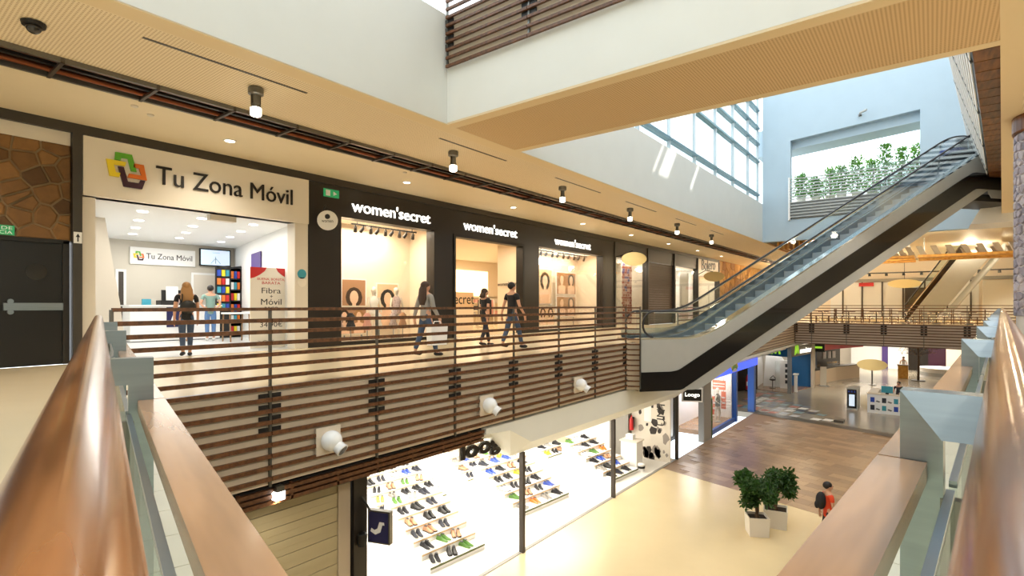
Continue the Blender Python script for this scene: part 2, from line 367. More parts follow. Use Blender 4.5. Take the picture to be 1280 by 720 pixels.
# left gallery ceiling
CZ = 4.75
struct('ceiling_perforated', B(-9.95, -7.95, -12, 60, CZ, CZ + .1), 'perforated')
struct('trim_2', B(-7.95, -7.605, -12, 60, CZ, CZ + .1), 'soffit_edge')
struct('ceiling_inner', B(-13.5, -10.75, -12, 60, CZ, CZ + .1), 'cream')
struct('ceiling_slot', B(-10.75, -9.95, -12, 60, CZ + .3, CZ + .4), 'void')
for s_ in (0, 1): struct('trim_%d' % (3 + s_), B(-10.75 - .02 + s_ * .8, -10.75 + .02 + s_ * .8, -12, 60, CZ + .1, CZ + .4), 'void')
struct('wall_fascia', B(-8.0, -7.6, -12, 32.8, CZ + .02, 6.93), 'plaster')
struct('floor_upper', B(-24, -8.0, -12, 60, CZ + .5, 6.9), 'plaster')
# bridge over the void at the upper level
struct('wall_bridge', B(-7.6, 13, 7.6, 10.0, CZ + .04, 6.9), 'plaster')
struct('ceiling_bridge', B(-7.6, .9, 7.85, 9.8, CZ, CZ + .04), 'perforated_tan')
for i, (a, b) in enumerate(((7.601, 7.85), (9.8, 9.999))): struct('trim_%d' % (5 + i), B(-7.6, .9, a, b, CZ - .002, CZ + .038), 'soffit_edge')
# end wall with an opening to the terrace
EW = 32.8
mb = B(-7.6, -6.17, EW, EW + .4, CZ, 16); mb.box(-.47, 13, EW, EW + .4, CZ, 16); mb.box(-6.17, -.47, EW, EW + .4, CZ, 5.9)
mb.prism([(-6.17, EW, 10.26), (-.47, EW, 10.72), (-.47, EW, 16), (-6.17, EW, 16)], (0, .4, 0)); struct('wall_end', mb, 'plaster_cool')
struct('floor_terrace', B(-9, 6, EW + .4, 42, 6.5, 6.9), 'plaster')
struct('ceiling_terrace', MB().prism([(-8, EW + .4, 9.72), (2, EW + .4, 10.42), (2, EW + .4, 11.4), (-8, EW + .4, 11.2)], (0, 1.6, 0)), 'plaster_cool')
# right-hand gallery
gx = lambda y: -.02 + .076 * y
ux = lambda y: -.5 + .0803 * y
struct('ceiling_right', MB().prism([(gx(5), 5, CZ - .003), (gx(41), 41, CZ - .003), (13, 41, CZ - .003), (13, 5, CZ - .003)], (0, 0, 1.1)), 'soffit_edge')
struct('ceiling_right_grooves', MB().prism([(gx(10.2) + .28, 10.2, CZ - .012), (gx(14) + .26, 13.6, CZ - .012), (gx(14) + .45, 13.6, CZ - .012), (gx(10.2) + .5, 10.2, CZ - .012)], (0, 0, .008)), 'perforated')
struct('floor_upper_right', MB().prism([(ux(10.02) + .06, 10.02, 5.92), (ux(36) + .06, 32.78, 5.92), (13, 32.78, 5.92), (13, 10.02, 5.92)], (0, 0, .98)), 'plaster')
ws = struct('ceiling_wood', MB().prism([(ux(10.05) + .03, 10.05, 5.90), (ux(32.7) + .03, 32.7, 5.90), (gx(32.7) + .1, 32.7, 5.90), (gx(10.05) + .1, 10.05, 5.90)], (0, 0, .018)), 'void')
y = 10.06
while y < 32:
    w = .62
    MB().prism([(ux(y) + .03, y, 5.875), (gx(y), y, 5.875), (gx(y + w), y + w - .03, 5.875), (ux(y + w) + .03, y + w - .03, 5.875)], (0, 0, .024)).build('plank', 'plank_wood' if int(y * 10) % 2 else 'plank_dark', ws); y += w
struct('wall_right', B(13, 13.3, -12, 75, ZL, 14), 'plaster')  # unseen side wall, put in to stop low sun
# unseen roof right of the skylight, two gaps shaped to throw sun patches
RZ = 14
mb = B(3, 3.76, -12, 60, RZ, RZ + .3); mb.box(6.0, 13.3, -12, 60, RZ, RZ + .3)
for a, b in ((-12, 24.1), (25.7, 27.7), (28.2, 60)): mb.box(3.76, 6.0, a, b, RZ, RZ + .3)
mb.box(3.76, 6.0, 24.5, 24.62, RZ, RZ + .3); struct('ceiling_sun_mask', mb, 'plaster')
struct('wall_back', B(-24, 13.3, -12.3, -12, ZL, 14), 'plaster')
# glazing over the left parapet
gw = thing('curtain_wall', 'tall glazed wall with steel transoms above the left white parapet', 'glazing', (-7.8, 22, 6.93)); gw['kind'] = 'structure'; del gw['category']
ys = [10.1, 11.35, 14.1, 16.85, 19.6, 22.35, 25.1, 27.85, 30.6, 32.7]; zs = [6.95, 7.42, 9.3, 10.3, 11.2, 12.2, 14]
mat('mullion', c(196, 206, 212), .4, .3); mat('transom', c(120, 150, 160), .4, .4)
for y in ys: B(-7.90, -7.78, y - .035, y + .035, 6.93, 14).build('mullion', 'mullion', gw)
for i in range(len(ys) - 1):
    for z in zs[1:]: B(-7.95, -7.70, ys[i] + .04, ys[i + 1] - .04, z - .045, z + .045).build('transom', 'transom', gw)
    for k in range(len(zs) - 1): B(-7.85, -7.84, ys[i] + .036, ys[i + 1] - .036, zs[k] + .046, zs[k + 1] - .046).build('pane', 'glass_sky', gw)
mb = B(-7.85, -7.84, -12, 7.5, 7.0, 14); struct('window_1', mb, 'glass_sky')
# far end of the hall
struct('ceiling_far', B(-7.6, 13, EW + .4, 75, 5.3, 5.5), 'cream')
struct('wall_far', B(-24, 13, 62, 62.3, -.0, 5.3), 'shop_warm')
struct('wall_far_lower', B(-24, 13, 66, 66.3, ZL, 0), 'shop_warm')
struct('floor_far', B(-7.42, 13, 56, 62, -.5, 0), 'gallery_floor')

# ------------------------------------------------------------------ lattice parapets
def lattice(root, a, b, ztop, zbot, zdeck, posts, step=.16, nrm=None, slat='slat_wood', panel='panel_taupe', post='steel_dark', hgt=.055, dep=.04, brackets=True):
    """a, b: plan ends; nrm: unit normal to the side seen; slats one by one, a post at each given distance"""
    a = Vector((a[0], a[1], 0)); b = Vector((b[0], b[1], 0)); u = (b - a).normalized(); nrm = Vector((nrm[0], nrm[1], 0)); Z = Vector((0, 0, 1))
    pm = MB().obox((-.018, -.018, zbot), (.036, 0, 0), (0, .036, 0), (0, 0, ztop - zbot))
    rot = math.atan2(u.y, u.x); base = wloc(root)
    pme = pm.mesh('post', post)
    cache = {}
    def put(name, me, p):
        o = bpy.data.objects.new(name, me); COL.objects.link(o); o.parent = root; o.location = p - base; o.rotation_euler = (0, 0, rot); return o
    bk = MB().box(-.16, -.03, -.012, .012, -.045, .045); bk.box(.03, .16, -.012, .012, -.045, .045); bkm = bk.mesh('bracket', 'black')
    for i, s_ in enumerate(posts):
        put('post', pme, a + u * s_)
        if brackets:
            for k in range(4): put('bracket', bkm, a + u * s_ - nrm * .004 + Z * (zdeck - .14 - k * .16))
    for i in range(len(posts) - 1):
        L = posts[i + 1] - posts[i]
        key = round(L, 3)
        if key not in cache:
            cache[key] = (MB().box(.006, L - .006, -dep / 2, dep / 2, -hgt / 2, hgt / 2).mesh('slat', slat), MB().box(.006, L - .006, -.03, .03, -.022, .022).mesh('top_rail', slat),
                          MB().box(.02, L - .02, -.008, .008, zbot + .02, zdeck - .05).mesh('back_panel', panel))
        sl, tr, bp = cache[key]; p = a + u * posts[i] + nrm * .038
        z = ztop; first = True
        while z > zbot - .01:
            put('top_rail' if first else 'slat', tr if first else sl, p + Z * z - (nrm * .038 if first else Vector())); first = False; z -= step
        put('back_panel', bp, a + u * posts[i] - nrm * .03)
lat = thing('lattice_parapet', 'brown horizontal slat parapet along the gallery in front of the lit shops', 'railing', (-7.4, 8.5, 0))
PY = [2.0, 3.87, 5.73, 7.62, 9.5, 11.35, 13.2, 15.1]
lattice(lat, (-7.4, 0), (-7.4, 20), 1.1, -1.42, 0, PY, nrm=(1, 0))
up_lat = thing('lattice_parapet', 'slat parapet on the white bridge at the top of the picture', 'railing', (-4, 7.56, 5.86))
lattice(up_lat, (-7.55, 7.56), (3, 7.56), 8.1, 5.86, 6.9, [0, 2.0, 4.0, 6.0, 8.0, 10.0], nrm=(0, -1), hgt=.05, dep=.05)
end_lat = thing('lattice_parapet', 'slat parapet across the terrace opening under the plants', 'railing', (-3.3, EW - .05, 5.9))
lattice(end_lat, (-6.2, EW - .06), (0, EW - .06), 8.1, 5.92, 6.9, [0, 1.93, 3.86, 5.75], nrm=(0, -1), slat='cladding', panel='steel_dark', brackets=False)  # pale slats: daylight on the brown slats put into their colour
for i in range(3): B(-6.15 + i * 1.92, -6.15 + i * 1.92 + 1.88, EW + .05, EW + .065, 7.0, 8.35).build('glass_pane', 'glass_rail', end_lat)
B(-6.26, -6.17, EW - .14, EW - .0, 5.86, 8.2).build('end_post', 'white', end_lat)
rt_lat = thing('lattice_parapet', 'slat parapet of the upper right gallery seen steeply beside the wooden soffit', 'railing', (1, 21, 5.9))
for i in range(6):
    y0, y1 = 10.05 + i * 3.75, 10.05 + (i + 1) * 3.75
    lean = lambda y, z: Vector((ux(y) - (z - 5.9) * .31, y, z))
    MB().prism([lean(y0, 5.93) + Vector((.05, 0, 0)), lean(y1, 5.93) + Vector((.05, 0, 0)), lean(y1, 7.95) + Vector((.05, 0, 0)), lean(y0, 7.95) + Vector((.05, 0, 0))], (.015, 0, 0)).build('back_panel', 'black_fascia', rt_lat)
    for k in range(12):
        z = 5.95 + k * .185
        MB().prism([lean(y0 + .01, z), lean(y1 - .01, z), lean(y1 - .01, z + .085), lean(y0 + .01, z + .085)], (-.02, 0, 0)).build('slat', 'white', rt_lat)  # white puts the light on these brown slats into their colour
    MB().bar(lean(y0 + .02, 5.9) + Vector((-.0, 0, 0)), lean(y0 + .02, 8.1), .05, .05, (0, 1, 0)).build('post', 'steel_dark', rt_lat)
FB = 40.9
struct('floor_bridge', B(-7.42, 4.5, FB + .09, 46, -1.3, 0), 'gallery_floor')
far_lat = thing('lattice_parapet', 'slat parapet of the far footbridge beyond the escalator', 'railing', (-2, FB, 0))
lattice(far_lat, (-7.4, FB), (4.5, FB), 1.15, -1.42, 0, [0, 1.0, 3.0, 5.0, 7.0, 9.0, 11.5], nrm=(0, -1), step=.17, slat='slat_wood')
# railing beyond the escalator landing
g_lat = thing('gallery_railing', 'pale railing of the gallery behind the escalator foot', 'railing', (-7.4, 22, 0))
mb_posts = [19.4, 21.6, 23.8, 26.0, 28.2, 30.4, 33, 35.6, 38.2, 40.7]
for y in mb_posts: B(-7.43, -7.39, y - .03, y + .03, 0, 1.1).build('post', 'steel_dark', g_lat)
for i in range(len(mb_posts) - 1):
    for k in range(7): B(-7.42, -7.38, mb_posts[i] + .03, mb_posts[i + 1] - .03, 1.06 - k * .16, 1.1 - k * .16).build('rail', 'slat_wood' if k else 'steel', g_lat)
    B(-7.45, -7.43, mb_posts[i], mb_posts[i + 1] - .02, -1.4, -.05).build('back_panel', 'panel_taupe', g_lat)
    for k in range(8): B(-7.42, -7.38, mb_posts[i] + .03, mb_posts[i + 1] - .03, -.2 - k * .16, -.16 - k * .16).build('slat', 'slat_wood', g_lat)
# white soffit and wooden grille under the gallery edge
sec = lambda y, f: [(-7.42, y, -1.46), (-7.42, y, -1.58 - .47 * f), (-8.05, y, -1.68 - .82 * f), (-8.3, y, -1.68 - .82 * f), (-8.3, y, -1.46)]
vs = sec(8.58, 0) + sec(9.4, .12) + sec(10.2, 1) + sec(20.75, 1)
struct('ceiling_edge', MB().add(vs, [(4, 3, 2, 1, 0), (15, 16, 17, 18, 19)] + [(5 * i + k, 5 * i + (k + 1) % 5, 5 * i + 5 + (k + 1) % 5, 5 * i + 5 + k) for i in range(3) for k in range(5)]), 'plaster')
struct('ceiling_edge_far', MB().prism([(-7.42, 20.75, -1.46), (-7.42, 20.75, -1.6), (-8.05, 20.75, -1.75), (-8.3, 20.75, -1.75), (-8.3, 20.75, -1.46)], (0, 40, 0)), 'plaster')
gr = thing('soffit_grille', 'dark wooden slat grille under the gallery edge by the shutter', 'grille', (-7.7, 5, -1.9))
B(-8.0, -7.52, 1.5, 8.54, -1.72, -1.45).build('backing', 'void', gr)
for k in range(3):
    x = -7.43 - k * .015; B(x - .05, x, 1.5, 8.54, -1.53 - k * .09, -1.475 - k * .09).build('slat', 'slat_wood', gr)
for k in range(9):
    y = 1.9 + k * .78; B(-7.52, -7.46, y - .02, y + .02, -1.71, -1.46).build('divider', 'slat_wood', gr)
struct('ceiling_lower', B(-24, -8.05, -12, 62, -1.9, -1.45), 'white')
struct('ceiling_under_far', B(-8.3, 13, 46.1, 62, -1.35, -1.25), 'cream')
# ------------------------------------------------------------------ the two near balustrades
HZ = 1.007
def balustrade(name, label, P, U, N, sgn, lh, rh, li, lo, t0, t1, posts, joints, tilt):
    root = thing(name, label, 'railing', P((t0 + t1) / 2, (li + lo) / 2, 0))
    zb = .87
    pts = [t0] + joints + [t1]
    for i in range(len(pts) - 1):
        a, b = P(pts[i], lh, HZ), P(pts[i + 1] - .003, lh, HZ)
        me = MB().tube([(0, 0, 0), ((b - a).length, 0, 0)], rh, 40); me.sm = True
        o = bpy.data.objects.new('handrail', me.mesh('handrail', 'handrail_wood')); COL.objects.link(o); o.parent = root; o.location = a - root.location; o.rotation_euler = (0, 0, math.atan2((b - a).y, (b - a).x))
        for f in o.data.polygons:
            if len(f.vertices) > 4: f.use_smooth = False
    cuts = [t0 + .05] + [p for p in posts if p > t0 + .1] + [t1]
    for i in range(len(cuts) - 1):
        a = P(cuts[i] + .004, min(li, lo), zb - .035); L = cuts[i + 1] - cuts[i] - .008
        me = MB().box(0, L, 0, abs(lo - li), 0, .035) if True else None
        o = bpy.data.objects.new('ledge_board', me.mesh('ledge_board', 'board_wood')); COL.objects.link(o); o.parent = root
        # local x runs along U, local y along N
        o.matrix_local = Matrix.Translation(a - root.location) @ Matrix((tuple([U.x, N.x, 0, 0]), tuple([U.y, N.y, 0, 0]), (0, 0, 1, 0), (0, 0, 0, 1)))
    gl = li - sgn * .028
    for i in range(len(cuts) - 1):
        MB().obox(P(cuts[i] + .03, gl, .06), U * (cuts[i + 1] - cuts[i] - .06), N * .012, (0, 0, zb - .04 - .06)).build('glass_pane', 'glass_rail', root)
        MB().obox(P(cuts[i] + .03, gl, zb - .046), U * (cuts[i + 1] - cuts[i] - .06), N * .012, (0, 0, .012)).build('glass_cap', 'steel', root)
    for p in posts:
        wv = sgn * .062; pi = li - sgn * .022   # inner face of the post
        th = .05
        zt = 1.0 - .005
        po = MB()
        A, Bq = pi, pi + wv
        # post: L profile with a mitred head
        po.prism([P(p, A, 0), P(p, Bq, 0), P(p, Bq, zt), P(p, A, zt - abs(wv) * 1.25)], U * th)
        po.build('post', 'steel', root)
        ar = MB(); e = lh + sgn * rh * .55
        d = .0
        q = [P(p - tilt * 0, Bq, zt), P(p, e, zt), P(p - tilt, e, zt - .078), P(p - tilt, A, zt - .078)]
        q2 = [v + U * th for v in (P(p, Bq, zt), P(p, e, zt), P(p, e, zt - .078), P(p, A, zt - .078))]
        ar.add(q + q2, [(0, 1, 2, 3), (7, 6, 5, 4), (0, 4, 5, 1), (1, 5, 6, 2), (2, 6, 7, 3), (3, 7, 4, 0)])
        ar.build('arm', 'steel', root)
        MB().obox(P(p - .004, gl - .01, .3), U * .004 + U * .02, N * .03, (0, 0, zb - .36)).build('glass_clamp', 'steel_dark', root)
    return root
lb = balustrade('balustrade', 'near wooden handrail and ledge running to the left of the picture', PL, UL, NL, 1, -.02, .04, .086, .154, -.02, 7.55, [1.93, 4.1, 6.3], [1.9, 5.0], 0.0)
rb = balustrade('balustrade', 'near wooden handrail and ledge running down the right edge', PR, UR, NR, -1, .026, .047, -.098, -.172, -.02, 40.6, [1.21 + 2.04 * k for k in range(20)], [2.6, 6.5, 12, 20, 30], .028)
mb = MB().ball(PL(-.02, -.0, HZ), .05, n=20, m=12); o = mb.build('handrail_joint', 'handrail_wood', lb, True)

# ------------------------------------------------------------------ ceiling track, pendants, downlights
tr = thing('ceiling_track', 'dark service track with copper pipes along the gallery ceiling', 'track', (-10.35, 24, CZ - .1))
for x in (-10.74, -9.96): B(x - .03, x + .03, -6, 58, CZ - .07, CZ + .08).build('channel', 'channel', tr)
for x, z, r_ in ((-10.55, CZ - .0, .05), (-10.2, CZ + .06, .06)): MB().tube([(x, -6, z), (x, 58, z)], r_, 10).build('pipe', 'copper', tr, True)
B(-10.42, -10.34, -6, 58, CZ + .0, CZ + .16).build('cable_tray', 'black', tr)
bm_ = MB().box(-.42, .42, -.025, .025, -.06, -.02); bm_.box(-.42, -.36, -.025, .025, -.06, .14); bm_.box(.36, .42, -.025, .025, -.06, .14); bme = bm_.mesh('hanger', 'dark_brown')
for k in range(46):
    o = bpy.data.objects.new('hanger', bme); COL.objects.link(o); o.parent = tr; o.location = Vector((-10.35, -4 + k * 1.22, CZ - .02)) - tr.location
WARM = (1, .90, .74)
def pendant(y, i, x=-8.8):
    names = ['nearest', 'second', 'third', 'fourth', 'fifth', 'sixth', 'seventh', 'eighth']
    t = thing('ceiling_spotlight', '%s steel cylinder lamp on the gallery ceiling counted from the white corner shop' % names[i], 'lamp', (x, y, CZ - .47), 'cylinder lamps along the gallery ceiling')
    MB().lathe([(.11, 0), (.12, -.02), (.12, -.11), (.085, -.13), (.06, -.13), (.06, -.27), (.075, -.28), (.075, -.33), (.05, -.33)], (x, y, CZ), 16).build('housing', 'steel_dark', t)
    MB().lathe([(.07, -.33), (.085, -.34), (.085, -.45), (.06, -.47)], (x, y, CZ), 16).build('glass_lens', 'lamp_glow', t, True)
    for s_ in (-1, 1): B(x - .012, x + .012, y + s_ * .07 - .01, y + s_ * .07 + .01, CZ - .3, CZ - .11).build('bracket', 'dark_brown', t)
    lamp('SPOT', (x, y, CZ - .5), 190, WARM, .1, R(150), (0, 0, 0), blend=1)
for i, y in enumerate((4.36, 9.0, 13.7, 18.3, 22.95, 27.6)): pendant(y, i)
for i, y in enumerate((-4.9, -.3)):
    lamp('SPOT', (-8.8, y, CZ - .5), 190, WARM, .1, R(150), (0, 0, 0), blend=1)
for i in range(9):      # unseen lamps mirrored onto the right gallery to brighten the slat parapet
    y = -6 + i * 4.65; x = gx(max(y, 0)) + 1.9
    t = thing('ceiling_spotlight', 'added steel cylinder lamp on the right gallery ceiling, %s from the near end' % ['first', 'second', 'third', 'fourth', 'fifth', 'sixth', 'seventh', 'eighth', 'ninth'][i], 'lamp', (x, y, CZ - .47), 'added cylinder lamps of the right gallery')
    if y > 5:
        MB().lathe([(.12, 0), (.12, -.11), (.06, -.13), (.06, -.27), (.075, -.28), (.075, -.33)], (x, y, CZ - .003), 14).build('housing', 'steel_dark', t); MB().lathe([(.07, -.33), (.085, -.34), (.085, -.45), (.06, -.47)], (x, y, CZ), 14).build('glass_lens', 'lamp_glow', t, True)
    else: bpy.data.objects.remove(t)
    lamp('SPOT', (x, y, CZ - .5), 380, WARM, .12, R(172), (0, 0, 0), blend=.3)
for i, y in enumerate((.4, 5.4, 10.4, 15.45, 20.4, 25.2, 30.1, 35, 40, 45, 50)):
    x = -12.05
    if 3 < y < 45:
        t = thing('downlight', 'recessed round ceiling downlight number %d from the white shop sign along the inner row' % (i), 'lamp', (x, y, CZ - .03), 'recessed downlights of the gallery')
        t['label'] = 'recessed round downlight, %s of the row above the shop fronts' % ['', 'nearest', 'second', 'third', 'fourth', 'fifth', 'sixth', 'seventh', 'eighth', 'ninth'][i]
        MB().lathe([(.13, 0), (.13, -.015), (.10, -.02), (.10, -.005)], (x, y, CZ), 18).build('ring', 'white', t)
        MB().lathe([(.098, -.006), (.098, -.014)], (x, y, CZ), 18).build('lens', 'lamp_glow', t)
    lamp('SPOT', (x, y, CZ - .06), 230, WARM, .1, R(140), (0, 0, 0), blend=.9)
t = thing('dome_camera', 'black dome security camera on the perforated ceiling', 'camera', (-8.99, 1.61, CZ - .15))
MB().lathe([(.11, 0), (.13, -.01), (.12, -.05)], (-8.99, 1.61, CZ), 20).build('base', 'black', t)
MB().ball((-8.99, 1.61, CZ - .06), .085, .085, .085, 16, 10).build('dome', 'black_gloss', t, True)
for i, (a, b) in enumerate(((2.6, 5.0), (8.1, 10.4), (12.6, 15.2), (17, 19.6), (21.6, 24), (26, 28))):
    o = B(-8.36, -8.31, a, b, CZ - .006, CZ - .001).build('air_slot', 'dark_brown'); tag(o, 'narrow dark air slot in the perforated ceiling, %s from the near corner' % ['first', 'second', 'third', 'fourth', 'fifth', 'sixth'][i], 'vent', 'air slots in the gallery ceiling')
for i, (x, y) in enumerate(((-11.3, 3.4), (-11.6, 3.75), (-11.2, 9.6))):
    o = MB().lathe([(.06, 0), (.06, -.015), (.045, -.03)], (x, y, CZ), 12).build('smoke_detector', 'off_white'); tag(o, 'small round detector on the inner ceiling, %s of three' % ['nearest', 'middle', 'farthest'][i], 'detector', 'ceiling detectors')
# ball nozzles on the lattice
for i, y in enumerate((4.77, 8.51, 12.2)):
    t = thing('air_nozzle', 'white ball air nozzle on the slat parapet, %s of the three' % ['nearest', 'middle', 'farthest'][i], 'air nozzle', (-7.34, y, -1.1), 'ball nozzles on the parapet')
    B(-7.37, -7.34, y - .21, y + .21, -1.14, -.72).build('plate', 'panel_taupe', t)
    MB().ball((-7.26, y, -.93), .16, .16, .16, 20, 14).build('ball', 'white_gloss', t, True)
    d = Vector((.75, .3, -.55)).normalized(); p = Vector((-7.26, y, -.93)) + d * .10
    MB().lathe([(.095, 0), (.095, .11), (.105, .12), (.105, .14), (.085, .14)], p, 20, d).build('nozzle', 'white_gloss', t, True)
    MB().lathe([(.083, .13), (.083, .142)], p, 20, d).build('bore', 'black', t)
t = thing('grille_lamp', 'small glowing box lamp below the slat parapet', 'lamp', (-7.4, 4.0, -1.62))
B(-7.47, -7.35, 3.94, 4.06, -1.52, -1.44).build('bracket', 'steel_dark', t); B(-7.47, -7.35, 3.93, 4.07, -1.64, -1.52).build('diffuser', 'lamp_cool', t)
lamp('SPOT', (-7.41, 4.0, -1.68), 60, WARM, .05, R(150), (0, 0, 0), blend=1)

# ------------------------------------------------------------------ left gallery shop fronts
SF = -13.37
Yv, Zv = (0, 1, 0), (0, 0, 1)
def I(D, a, z=0): return Vector((SF - D, a + .2568 * D, z))      # shop interiors run askew to the front
struct('trim_7', B(SF - .1, SF + .06, -12, 43.7, 4.56, CZ), 'dark_strip')
struct('wall_left_top', B(SF - .3, SF - .02, -12, 2.95, 4.3, 4.56), 'off_white')
wl_ = struct('wall_left_stone', B(SF - .3, SF - .06, -12, 2.96, 2.42, 4.3), 'mortar')
rnd = random.Random(11)
sm_ = lambda u, v, n: (SF - .06 + n, u, v)
for poly in cells(-.4, 2.95, 2.44, 4.3, 9, 7, .38, .035, rnd): stone(poly, sm_, rnd.uniform(.03, .06), .16).build('stone', 'stone%d' % rnd.randrange(4), wl_)
d = thing('door_1', 'black double door under the stone wall', 'door', (SF, 1.9, 0)); d['kind'] = 'structure'; del d['category']
B(SF - .2, SF - .10, -1.2, 2.92, 0, 2.36).build('leaf', 'door_black', d); B(SF - .1, SF - .05, 2.84, 2.94, 0, 2.42).build('frame', 'black_fascia', d); B(SF - .1, SF - .05, -1.2, 2.94, 2.36, 2.44).build('frame', 'black', d)
MB().lathe([(.16, 0), (.16, .012)], (SF - .1, 2.45, 1.80), 24, (1, 0, 0)).build('door_reflection', 'black_gloss', d)  # disc imitating a dim oval reflection on the black door
bar = B(SF - .09, SF - .02, 1.98, 2.84, 1.06, 1.20).build('push_bar', 'steel', d)
for z in (1.03, 1.23): MB().lathe([(.045, 0), (.045, .05)], (SF - .09, 2.08, z), 12, (1, 0, 0)).build('knob', 'steel', bar)
t = thing('exit_sign', 'green emergency exit sign above the black door', 'sign', (SF, 1.8, 2.4))
B(SF - .05, SF - .02, 1.35, 2.13, 2.45, 2.63).build('plate', 'green_sign', t)
text('SALIDA DE', 'lettering', t, (SF - .018, 2.10, 2.55), Yv, Zv, .62, .06, 'white', .003, align='R'); text('EMERGENCIA', 'lettering', t, (SF - .018, 2.10, 2.47), Yv, Zv, .68, .06, 'white', .003, align='R')
pil = struct('wall_left_pilaster', B(SF - .2, SF + .1, 2.96, 3.11, 0, 4.56), 'dark_strip')
t = thing('wall_plaque', 'small black and white arrow plaque on the dark pilaster', 'sign', (SF + .1, 3.03, 2.4)); B(SF + .1, SF + .115, 2.97, 3.10, 2.38, 2.60).build('plate', 'white', t)
MB().prism([(SF + .116, 3.0, 2.5), (SF + .116, 3.035, 2.57), (SF + .116, 3.07, 2.5), (SF + .116, 3.045, 2.5), (SF + .116, 3.045, 2.41), (SF + .116, 3.025, 2.41), (SF + .116, 3.025, 2.5)], (.004, 0, 0)).build('arrow', 'black', t)

# phone shop -------------------------------------------------------------------------------
struct('wall_left_pier_a', B(SF - .35, SF + .02, 3.11, 3.34, 0, 3.33), 'off_white')
struct('wall_left_pier_b', B(SF - .35, SF + .02, 7.66, 8.04, 0, 3.40), 'off_white')
sg = thing('shop_sign', 'wide cream fascia sign with black lettering and a four-colour logo', 'sign', (SF + .05, 5.6, 3.33))
B(SF - .3, SF + .06, 3.13, 8.04, 3.36, 4.55).build('board', 'sign_white', sg)
text('Tu Zona Móvil', 'lettering', sg, (SF + .062, 4.40, 3.80), Yv, Zv, 3.16, .40, 'text_black', .035, 0)
def ring_logo(parent, x, y0, z0, s_):
    def el(col, pts):
        MB().prism([(x, y0 + p[0] * s_, z0 + p[1] * s_) for p in pts], (.03 * s_ * 2, 0, 0)).build('logo_piece', col, parent)
    el('green', [(.22, .98), (.62, .98), (.74, .50), (.60, .50), (.52, .84), (.36, .84), (.34, .76), (.20, .76)])
    el('yellow', [(.0, .74), (.48, .74), (.45, .61), (.18, .61), (.23, .40), (.34, .40), (.31, .27), (.08, .27)])
    el('orange', [(.66, .74), (.92, .74), (1.0, .30), (.52, .30), (.55, .42), (.86, .42), (.80, .62), (.66, .62)])
    el('plum', [(.28, .58), (.42, .58), (.52, .18), (.80, .18), (.84, .28), (.96, .28), (.88, .02), (.42, .02)])
ring_logo(sg, SF + .062, 3.50, 3.62, .72)
S0, S1, DEP, CH = 3.34, 7.66, 7.9, 3.36
mb = MB().prism([I(.3, S0 - .2), I(DEP, S0 - .2), I(DEP, S1), I(.3, S1 + .4)], (0, 0, -.02)); mat('shop_floor', c(206, 208, 206), .3, noise=.04); 
o = MB().prism([I(0, S0, .004), I(DEP, S0 - .2, .004), I(DEP, S1, .004), I(0, S1, .004)], (0, 0, -.02)); struct('floor_phone_shop', o, 'shop_floor')
struct('ceiling_phone_shop', MB().prism([I(.05, S0 - .3, CH), I(DEP, S0 - .3, CH), I(DEP, S1 + .1, CH), I(.05, S1 + .1, CH)], (0, 0, .05)), 'white')
struct('wall_phone_back', MB().prism([I(DEP, S0 - .3, 0), I(DEP, S1 + .1, 0), I(DEP, S1 + .1, CH), I(DEP, S0 - .3, CH)], (-.1, 0, 0)), 'shop_wall')
struct('wall_phone_right', MB().prism([I(.3, S1 + .02, 0), I(DEP, S1 + .02, 0), I(DEP, S1 + .02, CH), I(.3, S1 + .02, CH)], (0, .1, 0)), 'white')
struct('wall_phone_left', MB().prism([I(.3, S0 - .05, 0), I(DEP, S0 - .05, 0), I(DEP, S0 - .05, CH), I(.3, S0 - .05, CH)], (0, -.1, 0)), 'white')
struct('wall_phone_partition', MB().prism([(-16.4, 4.1, 0), (-16.4, 4.75, 0), (-16.4, 4.62, 1.19), (-16.4, 4.33, 3.15), (-16.4, 4.3, CH), (-16.4, 4.1, CH)], (-.1, 0, 0)), 'off_white')
bs = thing('shop_sign', 'smaller white sign with logo on the phone shop back wall', 'sign', I(DEP - .06, 4.9, 2.6))
xb = SF - DEP + .02
B(xb, xb + .05, 6.25, 8.27, 2.56, 3.14).build('board', 'white', bs); text('Tu Zona Móvil', 'lettering', bs, (xb + .052, 6.72, 2.76), Yv, Zv, 1.45, .19, 'text_black', .006, 0); ring_logo(bs, xb + .052, 6.34, 2.68, .32)
tv = thing('wall_screen', 'black framed screen showing a tripod on the phone shop back wall', 'screen', (xb, 9, 2.6))
B(xb + .05, xb + .12, 8.4, 9.5, 2.62, 3.26).build('bezel', 'black', tv); B(xb + .12, xb + .125, 8.44, 9.46, 2.66, 3.22).build('screen', 'screen', tv)
for q in (((8.95, 2.92), (8.78, 2.72)), ((8.95, 2.92), (9.12, 2.72)), ((8.95, 2.98), (8.95, 2.72)), ((8.85, 3.12), (9.1, 3.12))): MB().bar((xb + .128, q[0][0], q[0][1]), (xb + .128, q[1][0], q[1][1]), .006, .03, (1, 0, 0)).build('picture', 'black', tv)
for y0, y1, nm in ((5.85, 6.15, 'door_2'), (8.15, 9.05, 'door_3')):
    d = thing(nm, 'plain white back-room door', 'door', (xb, (y0 + y1) / 2, 0)); d['kind'] = 'structure'; del d['category']
    B(xb, xb + .03, y0, y1, 0, 2.36).build('frame', 'white', d); B(xb + .03, xb + .045, y0 + .08, y1 - .08, 0, 2.28).build('leaf', 'dark_brown' if nm == 'door_2' else 'off_white', d)
ct = thing('shop_counter', 'white phone shop counter with a blue panel', 'counter', (-19.6, 7, 0))
